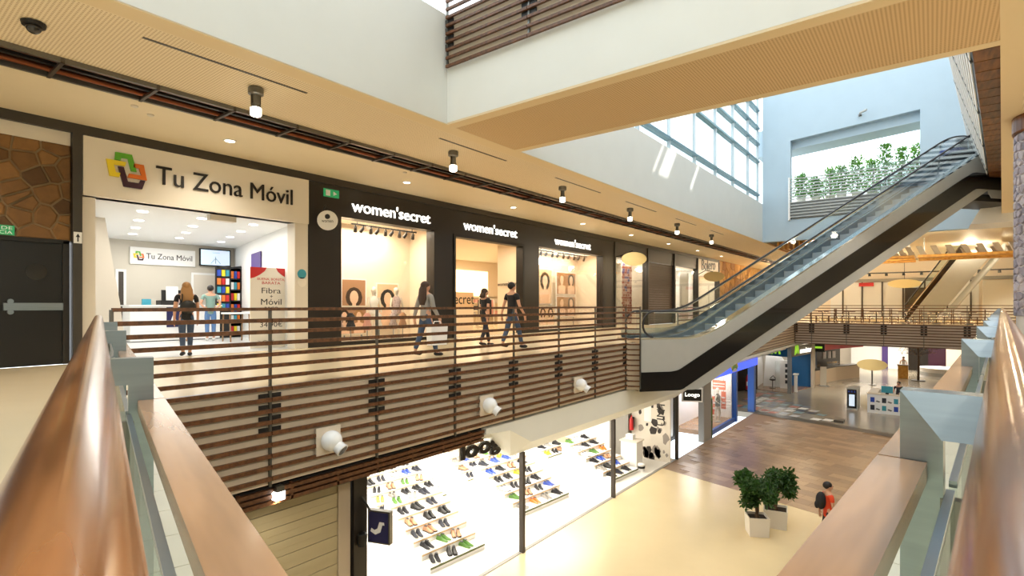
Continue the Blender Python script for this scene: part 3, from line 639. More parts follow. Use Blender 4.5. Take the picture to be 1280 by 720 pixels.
B(-20.2, -19.5, 5.75, 8.4, .03, 1.13).build('body', 'white_gloss', ct); B(-20.25, -19.42, 5.7, 8.45, 1.13, 1.17).build('top', 'white', ct); B(-20.1, -19.52, 5.8, 8.35, 0, .03).build('plinth', 'black', ct); B(-19.5, -19.485, 6.75, 7.15, .45, 1.1).build('panel', 'navy', ct)
MB().prism([(-19.484, 6.85, .6), (-19.484, 7.05, .6), (-19.484, 6.95, .9)], (.004, 0, 0)).build('emblem', 'white', ct)
t = thing('till_printer', 'black till unit with a white paper stand on the counter', 'till', (-19.7, 7.0, 1.17)); B(-19.95, -19.55, 6.6, 7.35, 1.17, 1.32).build('base', 'black', t); B(-19.8, -19.7, 6.7, 7.25, 1.32, 1.66).build('screen_back', 'black', t); B(-19.69, -19.67, 6.8, 7.15, 1.32, 1.78).build('paper', 'white', t)
t = thing('counter_gadget', 'small pale blue gadget on the counter end', 'device', (-19.7, 6.2, 1.17)); MB().lathe([(.14, 0), (.14, .02), (.08, .03)], (-19.7, 6.25, 1.17), 14).build('base', 'teal', t); B(-19.74, -19.66, 6.13, 6.37, 1.2, 1.36).build('body', 'teal', t)
# shelving with boxes, tall poster, display table
cab = thing('display_cabinet', 'black shop cabinet with coloured phone boxes by the white wall', 'cabinet', (-20.4, 9.3, 0))
def I2(x, l): return (x, 7.62 + .2568 * (SF - x) - l)
y0 = 8.75
B(-20.9, -20.0, 8.9, 9.0, 0, 2.6).build('side', 'black', cab); B(-20.9, -20.85, 9.0, 9.35, 0, 2.6).build('back', 'black', cab); B(-20.9, -20.0, 9.35, 9.42, 0, 2.6).build('side', 'black', cab)
for k in range(7): B(-20.85, -20.0, 9.0, 9.35, .1 + k * .40, .13 + k * .40).build('shelf', 'black', cab)
cc = ['red', 'yellow', 'white', 'teal', 'orange', 'blue']
for k in range(6):
    for j in range(3):
        o = B(-20.05 - .1, -20.02, 9.02 + j * .11, 9.11 + j * .11, .14 + k * .40, .40 + k * .40).build('phone_box', cc[(k * 2 + j) % 6]); tag(o, '%s phone box on shelf %s of the black cabinet' % (cc[(k * 2 + j) % 6], ['one', 'two', 'three', 'four', 'five', 'six'][k]), 'box', 'phone boxes in the cabinet')
sh = thing('display_cabinet', 'side-facing rack of bright phone packs beside the black cabinet', 'cabinet', (-19.8, 9.1, 0))
B(-20.0, -19.9, 8.45, 8.9, 0, 2.5).build('panel', 'black', sh)
for k in range(5):
    for j in range(3): 
        o = B(-19.9, -19.84, 8.48 + j * .14, 8.59 + j * .14, 1.0 + k * .3, 1.22 + k * .3).build('phone_pack', cc[(k + j * 2 + 1) % 6]); tag(o, '%s phone pack hanging in row %s of the side rack' % (cc[(k + j * 2 + 1) % 6], ['one', 'two', 'three', 'four', 'five'][k]), 'box', 'phone packs on the rack')
t = thing('display_table', 'wooden legged display table near the poster', 'table', (-17.6, 8.1, 0))
B(-17.9, -17.3, 7.75, 8.5, .88, .93).build('top', 'white', t)
for x in (-17.85, -17.4):
    for y in (7.8, 8.4): MB().tube([(x, y, .88), (x + (.05 if x > -17.6 else -.05), y, 0)], .025, 8).build('leg', 'board_wood', t)
t = thing('wall_poster', 'purple poster on the white phone shop wall', 'poster', I(4.1, S1 - .01, 1.7)); a = I(3.6, S1 - .0, 1.75); MB().obox(a, I(4.9, S1, 1.75) - a, (0, -.03, 0), (0, 0, 1.15)).build('print', 'purple', t); MB().obox(I(3.9, S1 - .04, 2.3), I(4.5, S1, 0) - I(3.9, S1, 0), (0, -.01, 0), (0, 0, .09)).build('lettering', 'white', t)
t = thing('wall_poster', 'dark purple poster behind the man in the green shirt', 'poster', (-21.2, 9.3, 1)); B(-21.25, -21.2, 9.15, 9.95, .9, 2.1).build('print', 'purple', t); B(-21.199, -21.195, 9.25, 9.85, 1.9, 2.04).build('band', 'yellow', t)
ps = thing('poster_stand', 'cream promotional panel with red corners beside the phone shop pier', 'poster', (-14.35, 7.4, 0))
px_ = -14.35; pa, pb = 6.96, 8.12
B(px_ - .03, px_, pa, pb, .0, 2.19).build('panel', 'sign_white', ps)
for s_ in (0, 1):
    yy = (lambda v: pa + v) if s_ == 0 else (lambda v: pb - v)
    MB().prism([(px_ + .001, yy(0), 2.19), (px_ + .001, yy(.45), 2.19), (px_ + .001, yy(.39), 2.09), (px_ + .001, yy(.26), 1.99), (px_ + .001, yy(.11), 1.91), (px_ + .001, yy(0), 1.88)], (.004, 0, 0)).build('corner_drape', 'red', ps)
cy = (pa + pb) / 2
for s_, z, w, h_, m_ in (('BUENA, BONITA,', 1.69, .72, .07, 'red'), ('BARATA', 1.60, .48, .07, 'red'), ('Fibra', 1.37, .5, .14, 'text_black'), ('+', 1.26, .07, .07, 'text_black'), ('Móvil', 1.08, .54, .15, 'text_black'), ('20GB', .94, .36, .09, 'text_black'), ('34,90€', .50, .58, .15, 'text_black'), ('AL MES', .40, .3, .05, 'text_black')):
    text(s_, 'lettering', ps, (px_ + .001, cy, z * 1.085), Yv, Zv, w * 1.08, h_ * 1.08, m_, .003, align='C')
for k in range(4): MB().bar((px_ + .003, pa + .1 + k * .1, .08 + (k % 2) * .12), (px_ + .003, pa + .4 + k * .12, .2 - (k % 2) * .12), .004, .05, (1, 0, 0)).build('drawing', 'black', ps)
for i, (z, m_) in enumerate(((2.0, 'teal'), (1.78, 'sign_white'))):
    o = MB().lathe([(.13, 0), (.13, .006)], (SF + .021, 7.86, z), 18, (1, 0, 0)).build('sticker', m_); tag(o, ['round teal sticker on the phone shop pier', 'round cream sticker below the teal one on the pier'][i], 'sticker')
for i in range(4):
    for j in range(3):
        p = I(1.2 + i * 1.6, S0 + .9 + j * 1.3, CH - .012)
        t = tag(MB().lathe([(.11, 0), (.11, -.012), (.09, -.012)], p + Vector((0, 0, .011)), 14).build('downlight', 'lamp_cool'), 'glowing phone shop downlight, row %s from the front, %s from the left' % (['one', 'two', 'three', 'four'][i], ['first', 'second', 'third'][j]), 'lamp', 'phone shop downlights')
for i in range(2): 
    p = I(2.2 + i * 3.4, 5.6, CH - .06); lamp('AREA', p, 95, (1, .96, .90), 2.4, sy=2.4)
o = B(SF - .33, SF - .12, 5.6, 6.2, 3.20, 3.33).build('shutter_motor', 'off_white'); tag(o, 'small pale box under the phone shop sign', 'box')
# lingerie shop ------------------------------------------------------------------------------
fr = thing('lingerie_shop', 'long black shop front with three glowing name signs', 'shop front', (SF, 17, 0))
B(SF - .35, SF + .03, 8.05, 25.88, 3.70, 4.55).build('fascia', 'black_fascia', fr)
for a, b in ((8.05, 9.08), (12.72, 13.65), (17.81, 18.9), (24.6, 25.88)): B(SF - .35, SF + .03, a, b, 0, 3.70).build('pier', 'black_fascia', fr)
for a, b in ((9.08, 12.72), (18.9, 24.6)): B(SF - .3, SF + .0, a, b, 0, .10).build('sill', 'black_fascia', fr)
B(SF - .3, SF + .06, 13.65, 17.81, 3.60, 3.70).build('door_head', 'black', fr)
for y in (13.65, 17.71): B(SF - .3, SF + .06, y, y + .1, 0, 3.6).build('door_jamb', 'black', fr)
for y, w in ((9.42, 3.1), (14.16, 3.16), (20.1, 3.2)): text("women'secret", 'lettering', fr, (SF + .035, y, 3.90), Yv, Zv, w, .36, 'sign_glow', .03, .003)
for a, b in ((9.08, 12.72), (18.9, 24.6)): B(SF - .16, SF - .15, a, b, .1, 3.7).build('window_pane', 'glass', fr)
for i, (a, b, D) in enumerate(((8.3, 12.9, 2.0), (13.3, 18.2, 2.17), (18.6, 24.9, 2.0))):
    struct('floor_lingerie_%d' % (i + 1), MB().prism([I(.02, a, .02), I(D, a, .02), I(D, b, .02), I(.02, b, .02)], (0, 0, -.02)), 'shop_warm' if i != 1 else 'gallery_floor')
    if i != 1: struct('wall_lingerie_back_%d' % (i + 1), MB().prism([I(D, a, 0), I(D, b, 0), I(D, b, 3.9), I(D, a, 3.9)], (-.08, 0, 0)), 'shop_warm')
    struct('wall_lingerie_left_%d' % (i + 1), MB().prism([I(.36, a, 0), I(D, a, 0), I(D, a, 3.9), I(.36, a, 3.9)], (0, -.05, 0)), 'shop_warm')
    struct('wall_lingerie_right_%d' % (i + 1), MB().prism([I(.36, b, 0), I(D, b, 0), I(D, b, 3.9), I(.36, b, 3.9)], (0, .05, 0)), 'shop_warm')
    struct('ceiling_lingerie_%d' % (i + 1), MB().prism([I(.36, a, 3.88), I(D, a, 3.88), I(D, b, 3.88), I(.36, b, 3.88)], (0, 0, .05)), 'shop_warm')
struct('floor_lingerie_room', B(-22.4, SF - 2.1, 11.2, 28, .0, .018), 'gallery_floor'); struct('ceiling_lingerie_room', B(-22.4, SF - 2.1, 11.2, 28, 3.9, 3.95), 'shop_warm')
struct('wall_lingerie_room_back', B(-22.5, -22.4, 11.2, 28, 0, 3.9), 'shop_warm'); struct('wall_lingerie_room_right', B(-22.4, SF - 2.3, 28, 28.1, 0, 3.9), 'shop_warm'); struct('wall_lingerie_room_left', B(-22.4, SF - 2.3, 11.1, 11.2, 0, 3.9), 'shop_warm')
lamp('AREA', (-18.8, 20.5, 3.8), 420, (1, .80, .55), 4.0, sy=7.0)
lamp('AREA', I(1.0, 10.6, 3.75), 180, (1, .83, .64), 1.5, sy=3.0); lamp('AREA', I(1.0, 21.8, 3.75), 270, (1, .83, .64), 1.5, sy=5.0)
lamp('AREA', I(1.1, 15.8, 3.75), 90, (1, .80, .56), 1.5, sy=3.5)
def spot_row(a, b, n, lab):
    t = thing('spotlight_rail', lab, 'lamp', (SF - .5, (a + b) / 2, 3.45)); B(SF - .53, SF - .49, a, b, 3.62, 3.66).build('rail', 'black', t)
    for y in (a + .2, b - .2): B(SF - .52, SF - .50, y, y + .02, 3.66, 3.88).build('hanger', 'black', t)
    for k in range(n):
        y = a + (b - a) * (k + .5) / n; MB().tube([(SF - .51, y, 3.62), (SF - .51, y, 3.54)], .02, 8).build('stem', 'black', t); d_ = Vector((-.4, .25 * (-1) ** k, -.6)).normalized(); MB().lathe([(.045, 0), (.06, .17), (.05, .17)], Vector((SF - .51, y, 3.56)), 10, d_).build('spot_head', 'dark_brown', t)
spot_row(9.8, 12.4, 9, 'row of small black spotlights in the first lingerie window'); spot_row(19.6, 23.9, 9, 'row of small black spotlights in the second lingerie window')
def figure_poster(lab, D, a, b, z0, z1, seed, n=2, frame='white', bg_='pink'):
    r = random.Random(seed); t = thing('window_poster', lab, 'poster', I(D, (a + b) / 2, z0)); x = SF - D
    y0, y1 = a + .2568 * D, b + .2568 * D
    B(x - .04, x, y0 - .05, y1 + .05, z0 - .05, z1 + .05).build('frame', frame, t); B(x - .06, x - .04, y0 + .1, y0 + .14, .02, z0 + .3).build('support', 'steel', t); B(x - .06, x - .04, y1 - .14, y1 - .1, .02, z0 + .3).build('support', 'steel', t); B(x, x + .006, y0, y1, z0, z1).build('print', bg_, t)
    for k in range(n):
        yc = y0 + (y1 - y0) * (k + .5) / n; w = (y1 - y0) / n * .36; h_ = z1 - z0
        MB().prism([(x + .007, yc + math.cos(q * .5236) * w * 1.0, z0 + h_ * .66 + math.sin(q * .5236) * w * 1.05) for q in range(12)], (.003, 0, 0)).build('hair', r.choice(['hair_brown', 'hair_dark', 'hair_blond']), t)
        MB().prism([(x + .011, yc + math.cos(q * .5236) * w * .52, z0 + h_ * .66 + math.sin(q * .5236) * w * .70) for q in range(12)], (.003, 0, 0)).build('face', 'skin_photo', t)
        MB().prism([(x + .009, yc - w * .2, z0 + h_ * .6), (x + .009, yc + w * .2, z0 + h_ * .6), (x + .009, yc + w * .25, z0 + h_ * .42), (x + .009, yc + w * 1.05, z0 + h_ * .36), (x + .009, yc + w * .95, z0 + .005), (x + .009, yc - w * .95, z0 + .005), (x + .009, yc - w * 1.05, z0 + h_ * .36), (x + .009, yc - w * .25, z0 + h_ * .42)], (.003, 0, 0)).build('figure', 'skin_photo', t)
    return t
mat('print_brown', c(176, 132, 98), .6); mat('print_sand', c(226, 196, 160), .6)
figure_poster('tall white framed photo at the left of the first lingerie window', 1.85, 8.6, 9.75, 1.25, 2.75, 1, 1, 'white', 'print_sand')
figure_poster('framed photo of a woman in the middle of the first lingerie window', 1.7, 9.85, 10.75, .3, 2.0, 2, 1, 'white', 'print_brown')
figure_poster('low framed photo at the foot of the first lingerie window', 1.35, 9.5, 10.6, .25, 1.1, 3, 2, 'off_white', 'print_brown')
figure_poster('wide photo of two women in the second lingerie window', 1.85, 19.8, 22.2, 1.25, 2.95, 4, 2, 'white', 'print_sand')
figure_poster('upper photo at the right of the second lingerie window', 1.7, 22.5, 24.3, 1.75, 2.85, 5, 2, 'white', 'print_brown')
figure_poster('lower photo at the right of the second lingerie window', 1.7, 22.5, 24.3, .6, 1.6, 6, 2, 'white', 'print_brown')
figure_poster('narrow photo at the right of the first lingerie window', 1.8, 11.3, 12.2, .4, 1.9, 9, 1, 'white', 'print_sand')
figure_poster('low photo on the floor of the second lingerie window', 1.5, 20.0, 22.0, .2, 1.1, 7, 3, 'off_white', 'print_sand')
def mannequin(lab, D, a, m_='off_white', cloth='cloth_floral', hgt=1.75):
    p = I(D, a, 0); t = thing('mannequin', lab, 'mannequin', p); q = lambda x, y, z: (p.x + x, p.y + y, .02 + z * hgt / 1.75)
    b = MB(); b.lathe([(.055, 1.46), (.05, 1.50), (.07, 1.55), (.095, 1.64), (.085, 1.72), (.03, 1.76)], q(0, 0, 0)[:2] + (.02,), 12)
    for s_ in (-1, 1):
        b.tube([q(0, .09 * s_, .9), q(.03, .1 * s_, .5), q(0, .11 * s_, .08)], [.085, .055, .035], 8); b.tube([q(0, .19 * s_, 1.4), q(.02, .26 * s_, 1.12), q(.1, .24 * s_, .9)], [.045, .036, .025], 8); b.tube([q(0, .11 * s_, .06), q(.12, .12 * s_, .04)], [.035, .025], 6)
    b.build('body', m_, t, True); MB().tube([q(0, 0, .85), q(0, 0, 1.0), q(0, 0, 1.12), q(0, 0, 1.3), q(0, 0, 1.45)], [.16, .17, .13, .17, .08], 14, sq=(1.15, .75)).build('garment', cloth, t, True)
    MB().lathe([(.2, 0), (.2, .02), (.02, .03)], (p.x, p.y, .02), 16).build('stand', 'steel', t)
mannequin('pale mannequin in patterned wrap by the right of the first lingerie window', 1.3, 11.85, cloth='cloth_floral'); mannequin('pale mannequin in white in the centre of the first lingerie window', 1.5, 11.0, cloth='cloth_white')
mannequin('mannequin at the left edge of the first lingerie window', 1.1, 9.05, cloth='pink'); mannequin('pale mannequin at the left of the second lingerie window', 1.0, 19.5, cloth='cloth_white'); 
for i in range(6):
    t = thing('lingerie_set', 'patterned garment on a low stand, %s along the first lingerie window floor' % ['first', 'second', 'third', 'fourth', 'fifth', 'last'][i], 'garment', I(.7 + .2 * (i % 2), 9.3 + i * .52, .02), 'garments in the first lingerie window'); p = I(.7 + .2 * (i % 2), 9.3 + i * .52, .02)
    MB().tube([p, p + Vector((0, 0, .4))], .015, 6).build('stem', 'steel', t); MB().tube([p + Vector((0, 0, z)) for z in (.35, .5, .62, .8, .9)], [.12, .15, .1, .14, .05], 12, sq=(1.1, .6)).build('garment', ['cloth_floral', 'cloth_dark', 'pink', 'cloth_white', 'cloth_floral', 'print_brown'][i], t, True)
# inside the middle doorway
t = thing('lit_shelving', 'lit shelf wall deep inside the lingerie shop', 'shelf', I(8.2, 15, 0)); mat('glow_warm', c(255, 244, 220), .6, emit=(1, .82, .5, 1), es=1.6)
t.location = (-22.2, 24.5, 0)
B(-22.39, -22.34, 22.6, 26.0, 1.7, 3.3).build('light_panel', 'glow_warm', t)
for k in range(4): B(-22.39, -21.95, 22.0, 27.0, .5 + k * .4, .53 + k * .4).build('shelf', 'off_white', t)
for k in range(12):
    y = 22.1 + (k % 6) * .8; z = .53 + (k // 6) * .8; o = B(-22.3, -22.0, y, y + .5, z + .001, z + .2 + .04 * (k % 3)).build('folded_stack', ['print_sand', 'pink', 'print_brown', 'cloth_white'][k % 4]); tag(o, 'folded garment pile, %s along the %s lit shelf' % (['first', 'second', 'third', 'fourth', 'fifth', 'last'][k % 6], ['lower', 'upper'][k // 6]), 'garment', 'folded piles on the lit shelves')
t = thing('counter_block', 'cream sales counter with black lettering inside the lingerie doorway', 'counter', (-16.8, 17.1, 0)); B(-17.2, -16.6, 15.6, 18.3, .02, 1.0).build('body', 'shop_warm', t); B(-16.63, -16.6, 15.6, 18.3, 1.0, 1.75).build('backboard', 'print_sand', t); text('secret', 'lettering', t, (-16.598, 16.78, 1.22), Yv, Zv, 1.55, .36, 'text_black', .008)
t = thing('display_table', 'round cream table of garments behind the lingerie counter', 'table', (-18.8, 21.0, 0)); MB().lathe([(.35, 0), (.35, .03), (.06, .06), (.06, .8), (.8, .84), (.8, .9)], (-18.8, 21.0, .02), 20).build('table', 'off_white', t)
for k in range(6):
    a_ = k * 1.05; x, y = -18.8 + .5 * math.cos(a_), 21 + .5 * math.sin(a_); o = B(x - .14, x + .14, y - .14, y + .14, .92, 1.05 + .04 * (k % 3)).build('folded_stack', ['print_brown', 'pink', 'cloth_dark'][k % 3]); tag(o, '%s garment pile on the round table, %s clockwise' % (['brown', 'pink', 'dark'][k % 3], ['first', 'second', 'third', 'fourth', 'fifth', 'sixth'][k]), 'garment', 'garment piles on the round table')
t = thing('wall_lettering', 'small dark lettering on the warm wall inside the lingerie doorway', 'sign', I(1.4, 18.1, 2.0)); text("women'secret", 'lettering', t, I(2.1, 18.14, 2.03), (I(0, 18, 0) - I(2, 18, 0)), Zv, 1.5, .17, 'text_black', .01)
t = thing('clothes_rack', 'chrome garment rail with hanging clothes in the lingerie doorway', 'rack', (-17.5, 20.0, 0)); px2, py2 = -17.4, 19.6
for s_ in (0, 1): MB().tube([(px2, py2 + s_ * 1.1, .02), (px2, py2 + s_ * 1.1, 1.5)], .02, 8).build('upright', 'chrome', t); MB().lathe([(.2, 0), (.2, .02)], (px2, py2 + s_ * 1.1, .018), 10).build('foot', 'chrome', t)
MB().tube([(px2, py2, 1.5), (px2, py2 + 1.1, 1.5)], .02, 8).build('bar', 'chrome', t)
for k in range(7): B(px2 - .2, px2 + .2, py2 + .12 + k * .13, py2 + .16 + k * .13, .7, 1.43).build('garment', ['cloth_dark', 'pink', 'cloth_white', 'print_brown'][k % 4], t)
t = thing('exit_sign', 'small green running-man exit sign on the black fascia', 'sign', (SF + .03, 8.7, 4.2)); B(SF + .032, SF + .06, 8.5, 8.98, 4.2, 4.42).build('plate', 'green_sign', t); MB().prism([(SF + .061, 8.8, 4.25), (SF + .061, 8.92, 4.31), (SF + .061, 8.8, 4.37)], (.003, 0, 0)).build('arrow', 'white', t); B(SF + .061, SF + .064, 8.56, 8.70, 4.23, 4.39).build('pictogram', 'white', t)
t = thing('blade_sign', 'round white blade sign on a black bracket beside the phone shop', 'sign', (SF + .35, 8.42, 3.2)); MB().lathe([(.26, -.03), (.27, -.02), (.27, .02), (.26, .03)], (SF + .36, 8.42, 3.48), 26, (.78, -.62, 0)).build('disc', 'white', t); MB().tube([(SF + .03, 8.35, 3.6), (SF + .3, 8.4, 3.9), (SF + .36, 8.42, 3.74)], .02, 6).build('bracket', 'black', t)
nn = Vector((.78, -.62, 0)); rr = Vector((.62, .78, 0)); text('women', 'lettering', t, Vector((SF + .36, 8.42, 3.42)) + nn * .031, rr, Zv, .3, .06, 'text_black', .003, align='C'); MB().lathe([(.07, .031), (.07, .035)], (SF + .36, 8.42, 3.58), 12, nn).build('emblem', 'text_black', t)

# shops further along the gallery --------------------------------------------------------------
for i, (a, b) in enumerate(((25.95, 30.1), (30.2, 34.3), (34.4, 38.7))): struct('wall_left_panel_%d' % (i + 1), B(SF - .3, SF + .0, a, b, 3.80, 4.56), 'dark_brown')
for i, y in enumerate((25.92, 30.15, 34.33, 38.75, 43.65)): struct('trim_%d' % (10 + i), B(SF - .3, SF + .08, y - .07, y + .07, 0, 4.56), 'dark_strip')
sh = thing('roller_shutter', 'closed brown roller shutter between the farther shops', 'shutter', (SF, 32.2, 0))
for k in range(26): B(SF - .15, SF - .10 + .02 * (k % 2), 30.3, 34.2, .0 + k * .145, .14 + k * .145).build('slat', 'shutter_brown', sh)
for i, (a, b, m_) in enumerate(((26.1, 30.0, 'off_white'), (34.5, 38.6, 'white'), (38.9, 43.5, 'off_white'))):
    struct('wall_shop_back_%d' % (i + 1), MB().prism([I(2.2, a - .3, 0), I(2.2, b, 0), I(2.2, b, 3.9), I(2.2, a - .3, 3.9)], (-.05, 0, 0)), m_)
    struct('wall_shop_side_%d' % (i + 1), MB().prism([I(.3, b, 0), I(2.2, b, 0), I(2.2, b, 3.9), I(.3, b, 3.9)], (0, .05, 0)), m_)
    struct('ceiling_shop_%d' % (i + 1), MB().prism([I(.3, a - .2, 3.8), I(2.2, a - .2, 3.8), I(2.2, b, 3.8), I(.3, b, 3.8)], (0, 0, .04)), 'white')
    struct('floor_shop_%d' % (i + 1), MB().prism([I(0, a - .2, .01), I(2.2, a - .2, .01), I(2.2, b, .01), I(0, b, .01)], (0, 0, -.01)), 'gallery_floor')
    lamp('AREA', I(1, (a + b) / 2, 3.7), 110, (1, .9, .75), 1.5, sy=3)
    o = B(SF - .1, SF - .09, a, b, .05, 3.78).build('window_%d' % (i + 2), 'glass'); tag(o, kind='structure')
t = thing('window_banner', 'white banner with dark pattern in the shop after the lingerie front', 'banner', I(1.2, 27.2, 0)); B(SF - 1.2, SF - 1.17, 26.9, 28.1, .01, 3.6).build('print', 'white', t)
for k in range(5): MB().bar((SF - 1.165, 27.2 + .12 * k, .6 + .3 * k), (SF - 1.165, 27.5 + .1 * k, .9 + .25 * k), .006, .06, (1, 0, 0)).build('mark', 'text_black', t)
bw = thing('brick_display', 'red brick and blue patterned wall in the shop window', 'display', (SF - 1, 29.2, 0)); mat('brick_red', c(168, 74, 58), .8, noise=.2, scale=8); mat('brick_pale', c(214, 180, 170), .8); mat('brick_blue', c(70, 80, 150), .8)
B(SF - 1.0, SF - .96, 28.7, 30.0, 0, 3.7).build('backing', 'off_white', bw)
rnd = random.Random(5)
for j in range(24):
    for i in range(4): B(SF - .96, SF - .93, 28.72 + i * .32 + (.12 if j % 2 else 0) - .0, 28.72 + i * .32 + .28 + (.04 if j % 2 else 0), .05 + j * .15, .18 + j * .15).build('brick', rnd.choice(['brick_red', 'brick_red', 'brick_pale', 'brick_blue'] if j > 12 else ['brick_red', 'brick_red', 'brick_pale']), bw)
t = thing('hanging_sign', 'oval cream sign on a dark arm after the lingerie front', 'sign', (SF + .9, 26.2, 3.3))
MB().lathe([(.5, -.03), (.52, 0), (.5, .03)], (0, 0, 0), 26, (0, 1, 0)).build('tmp', 'gold_wood') if False else None
def oval(parent, p, rx, rz, nrm, m_, th=.06, name='panel'):
    nrm = Vector(nrm).normalized(); r = Vector((0, 0, 1)).cross(nrm); mb = MB(); p = Vector(p)
    mb.prism([p - nrm * th / 2 + r * (math.cos(q * math.pi / 14) * rx) + Vector((0, 0, math.sin(q * math.pi / 14) * rz)) for q in range(28)], nrm * th); return mb.build(name, m_, parent)
mat('sign_tan', c(226, 206, 150), .5)
oval(t, (SF + .95, 26.3, 3.62), .66, .36, (.6, -.8, 0), 'sign_tan'); MB().tube([(SF + .05, 25.95, 3.75), (SF + .5, 26.1, 3.85), (SF + .9, 26.25, 4.05)], .03, 6).build('arm', 'black', t); 
t = thing('hanging_sign', 'oval pale sign on a dark arm under the far shop name', 'sign', (SF + .9, 39.3, 3.0)); oval(t, (SF + .95, 39.5, 3.25), .75, .36, (.6, -.8, 0), 'sign_tan'); MB().tube([(SF + .05, 38.8, 3.4), (SF + .5, 39.1, 3.7), (SF + .9, 39.4, 3.6)], .03, 6).build('arm', 'black', t)
t = thing('window_display', 'white window panels with a yellow and black hazard stripe', 'display', (SF - 1, 36.5, 0)); B(SF - .8, SF - .75, 34.7, 36.6, .01, 3.4).build('panel', 'white', t); B(SF - .6, SF - .55, 36.8, 38.5, .01, 3.5).build('panel', 'white', t)
for k in range(8): MB().bar((SF - .74, 35.5 + k * .08, .4 + k * .33), (SF - .74, 35.9 + k * .08, .6 + k * .33), .01, .15, (1, 0, 0)).build('stripe', 'black' if k % 2 else 'yellow', t)
text('moda', 'lettering', t, (SF - .54, 37.0, .9), Yv, Zv, 1.2, .4, 'text_black', .01) if False else None
for k in range(3): B(SF - .549, SF - .54, 37.1 + k * .4, 37.35 + k * .4, .9, 1.2).build('mark', 'text_black', t)
t = thing('shop_sign', 'cream sign with curly black lettering at the end of the gallery shops', 'sign', (SF, 41, 3.4)); B(SF - .3, SF + .03, 38.85, 43.55, 3.30, 4.72).build('board', 'sign_white', t); text('Bolero', 'lettering', t, (SF + .032, 39.6, 3.75), (0, 1, .06), Zv, 3.1, .8, 'text_black', .03, .0)
t = thing('red_armchair', 'rounded red armchair seen through the escalator glass', 'armchair', (-11.9, 41.2, 0)); MB().box(-12.5, -11.3, 40.5, 41.9, .15, .5).build('seat', 'red', t); MB().ball((-12.35, 41.2, .9), .28, .75, .6, 14, 9).build('backrest', 'red', t, True)
for s_ in (-1, 1): MB().ball((-11.9, 41.2 + s_ * .65, .6), .55, .16, .28, 12, 8).build('armrest', 'red', t, True)
for x in (-12.35, -11.45):
    for y in (40.6, 41.8): MB().tube([(x, y, .16), (x, y, 0)], .03, 6).build('leg', 'black', t)
fs = struct('wall_left_stone_far', B(SF - .3, SF - .02, 43.75, 60, 0, CZ), 'mortar'); rnd = random.Random(12)
mat('gold_stone0', c(176, 128, 62), .8, noise=.25, scale=6); mat('gold_stone1', c(150, 104, 48), .8, noise=.25, scale=6); mat('gold_stone2', c(200, 152, 84), .8, noise=.25, scale=6)
sm2 = lambda u, v, n: (SF - .02 + n, u, v)
for poly in cells(43.8, 58, .1, CZ - .02, 14, 7, .36, .05, rnd): stone(poly, sm2, .05, .15).build('stone', 'gold_stone%d' % rnd.randrange(3), fs)

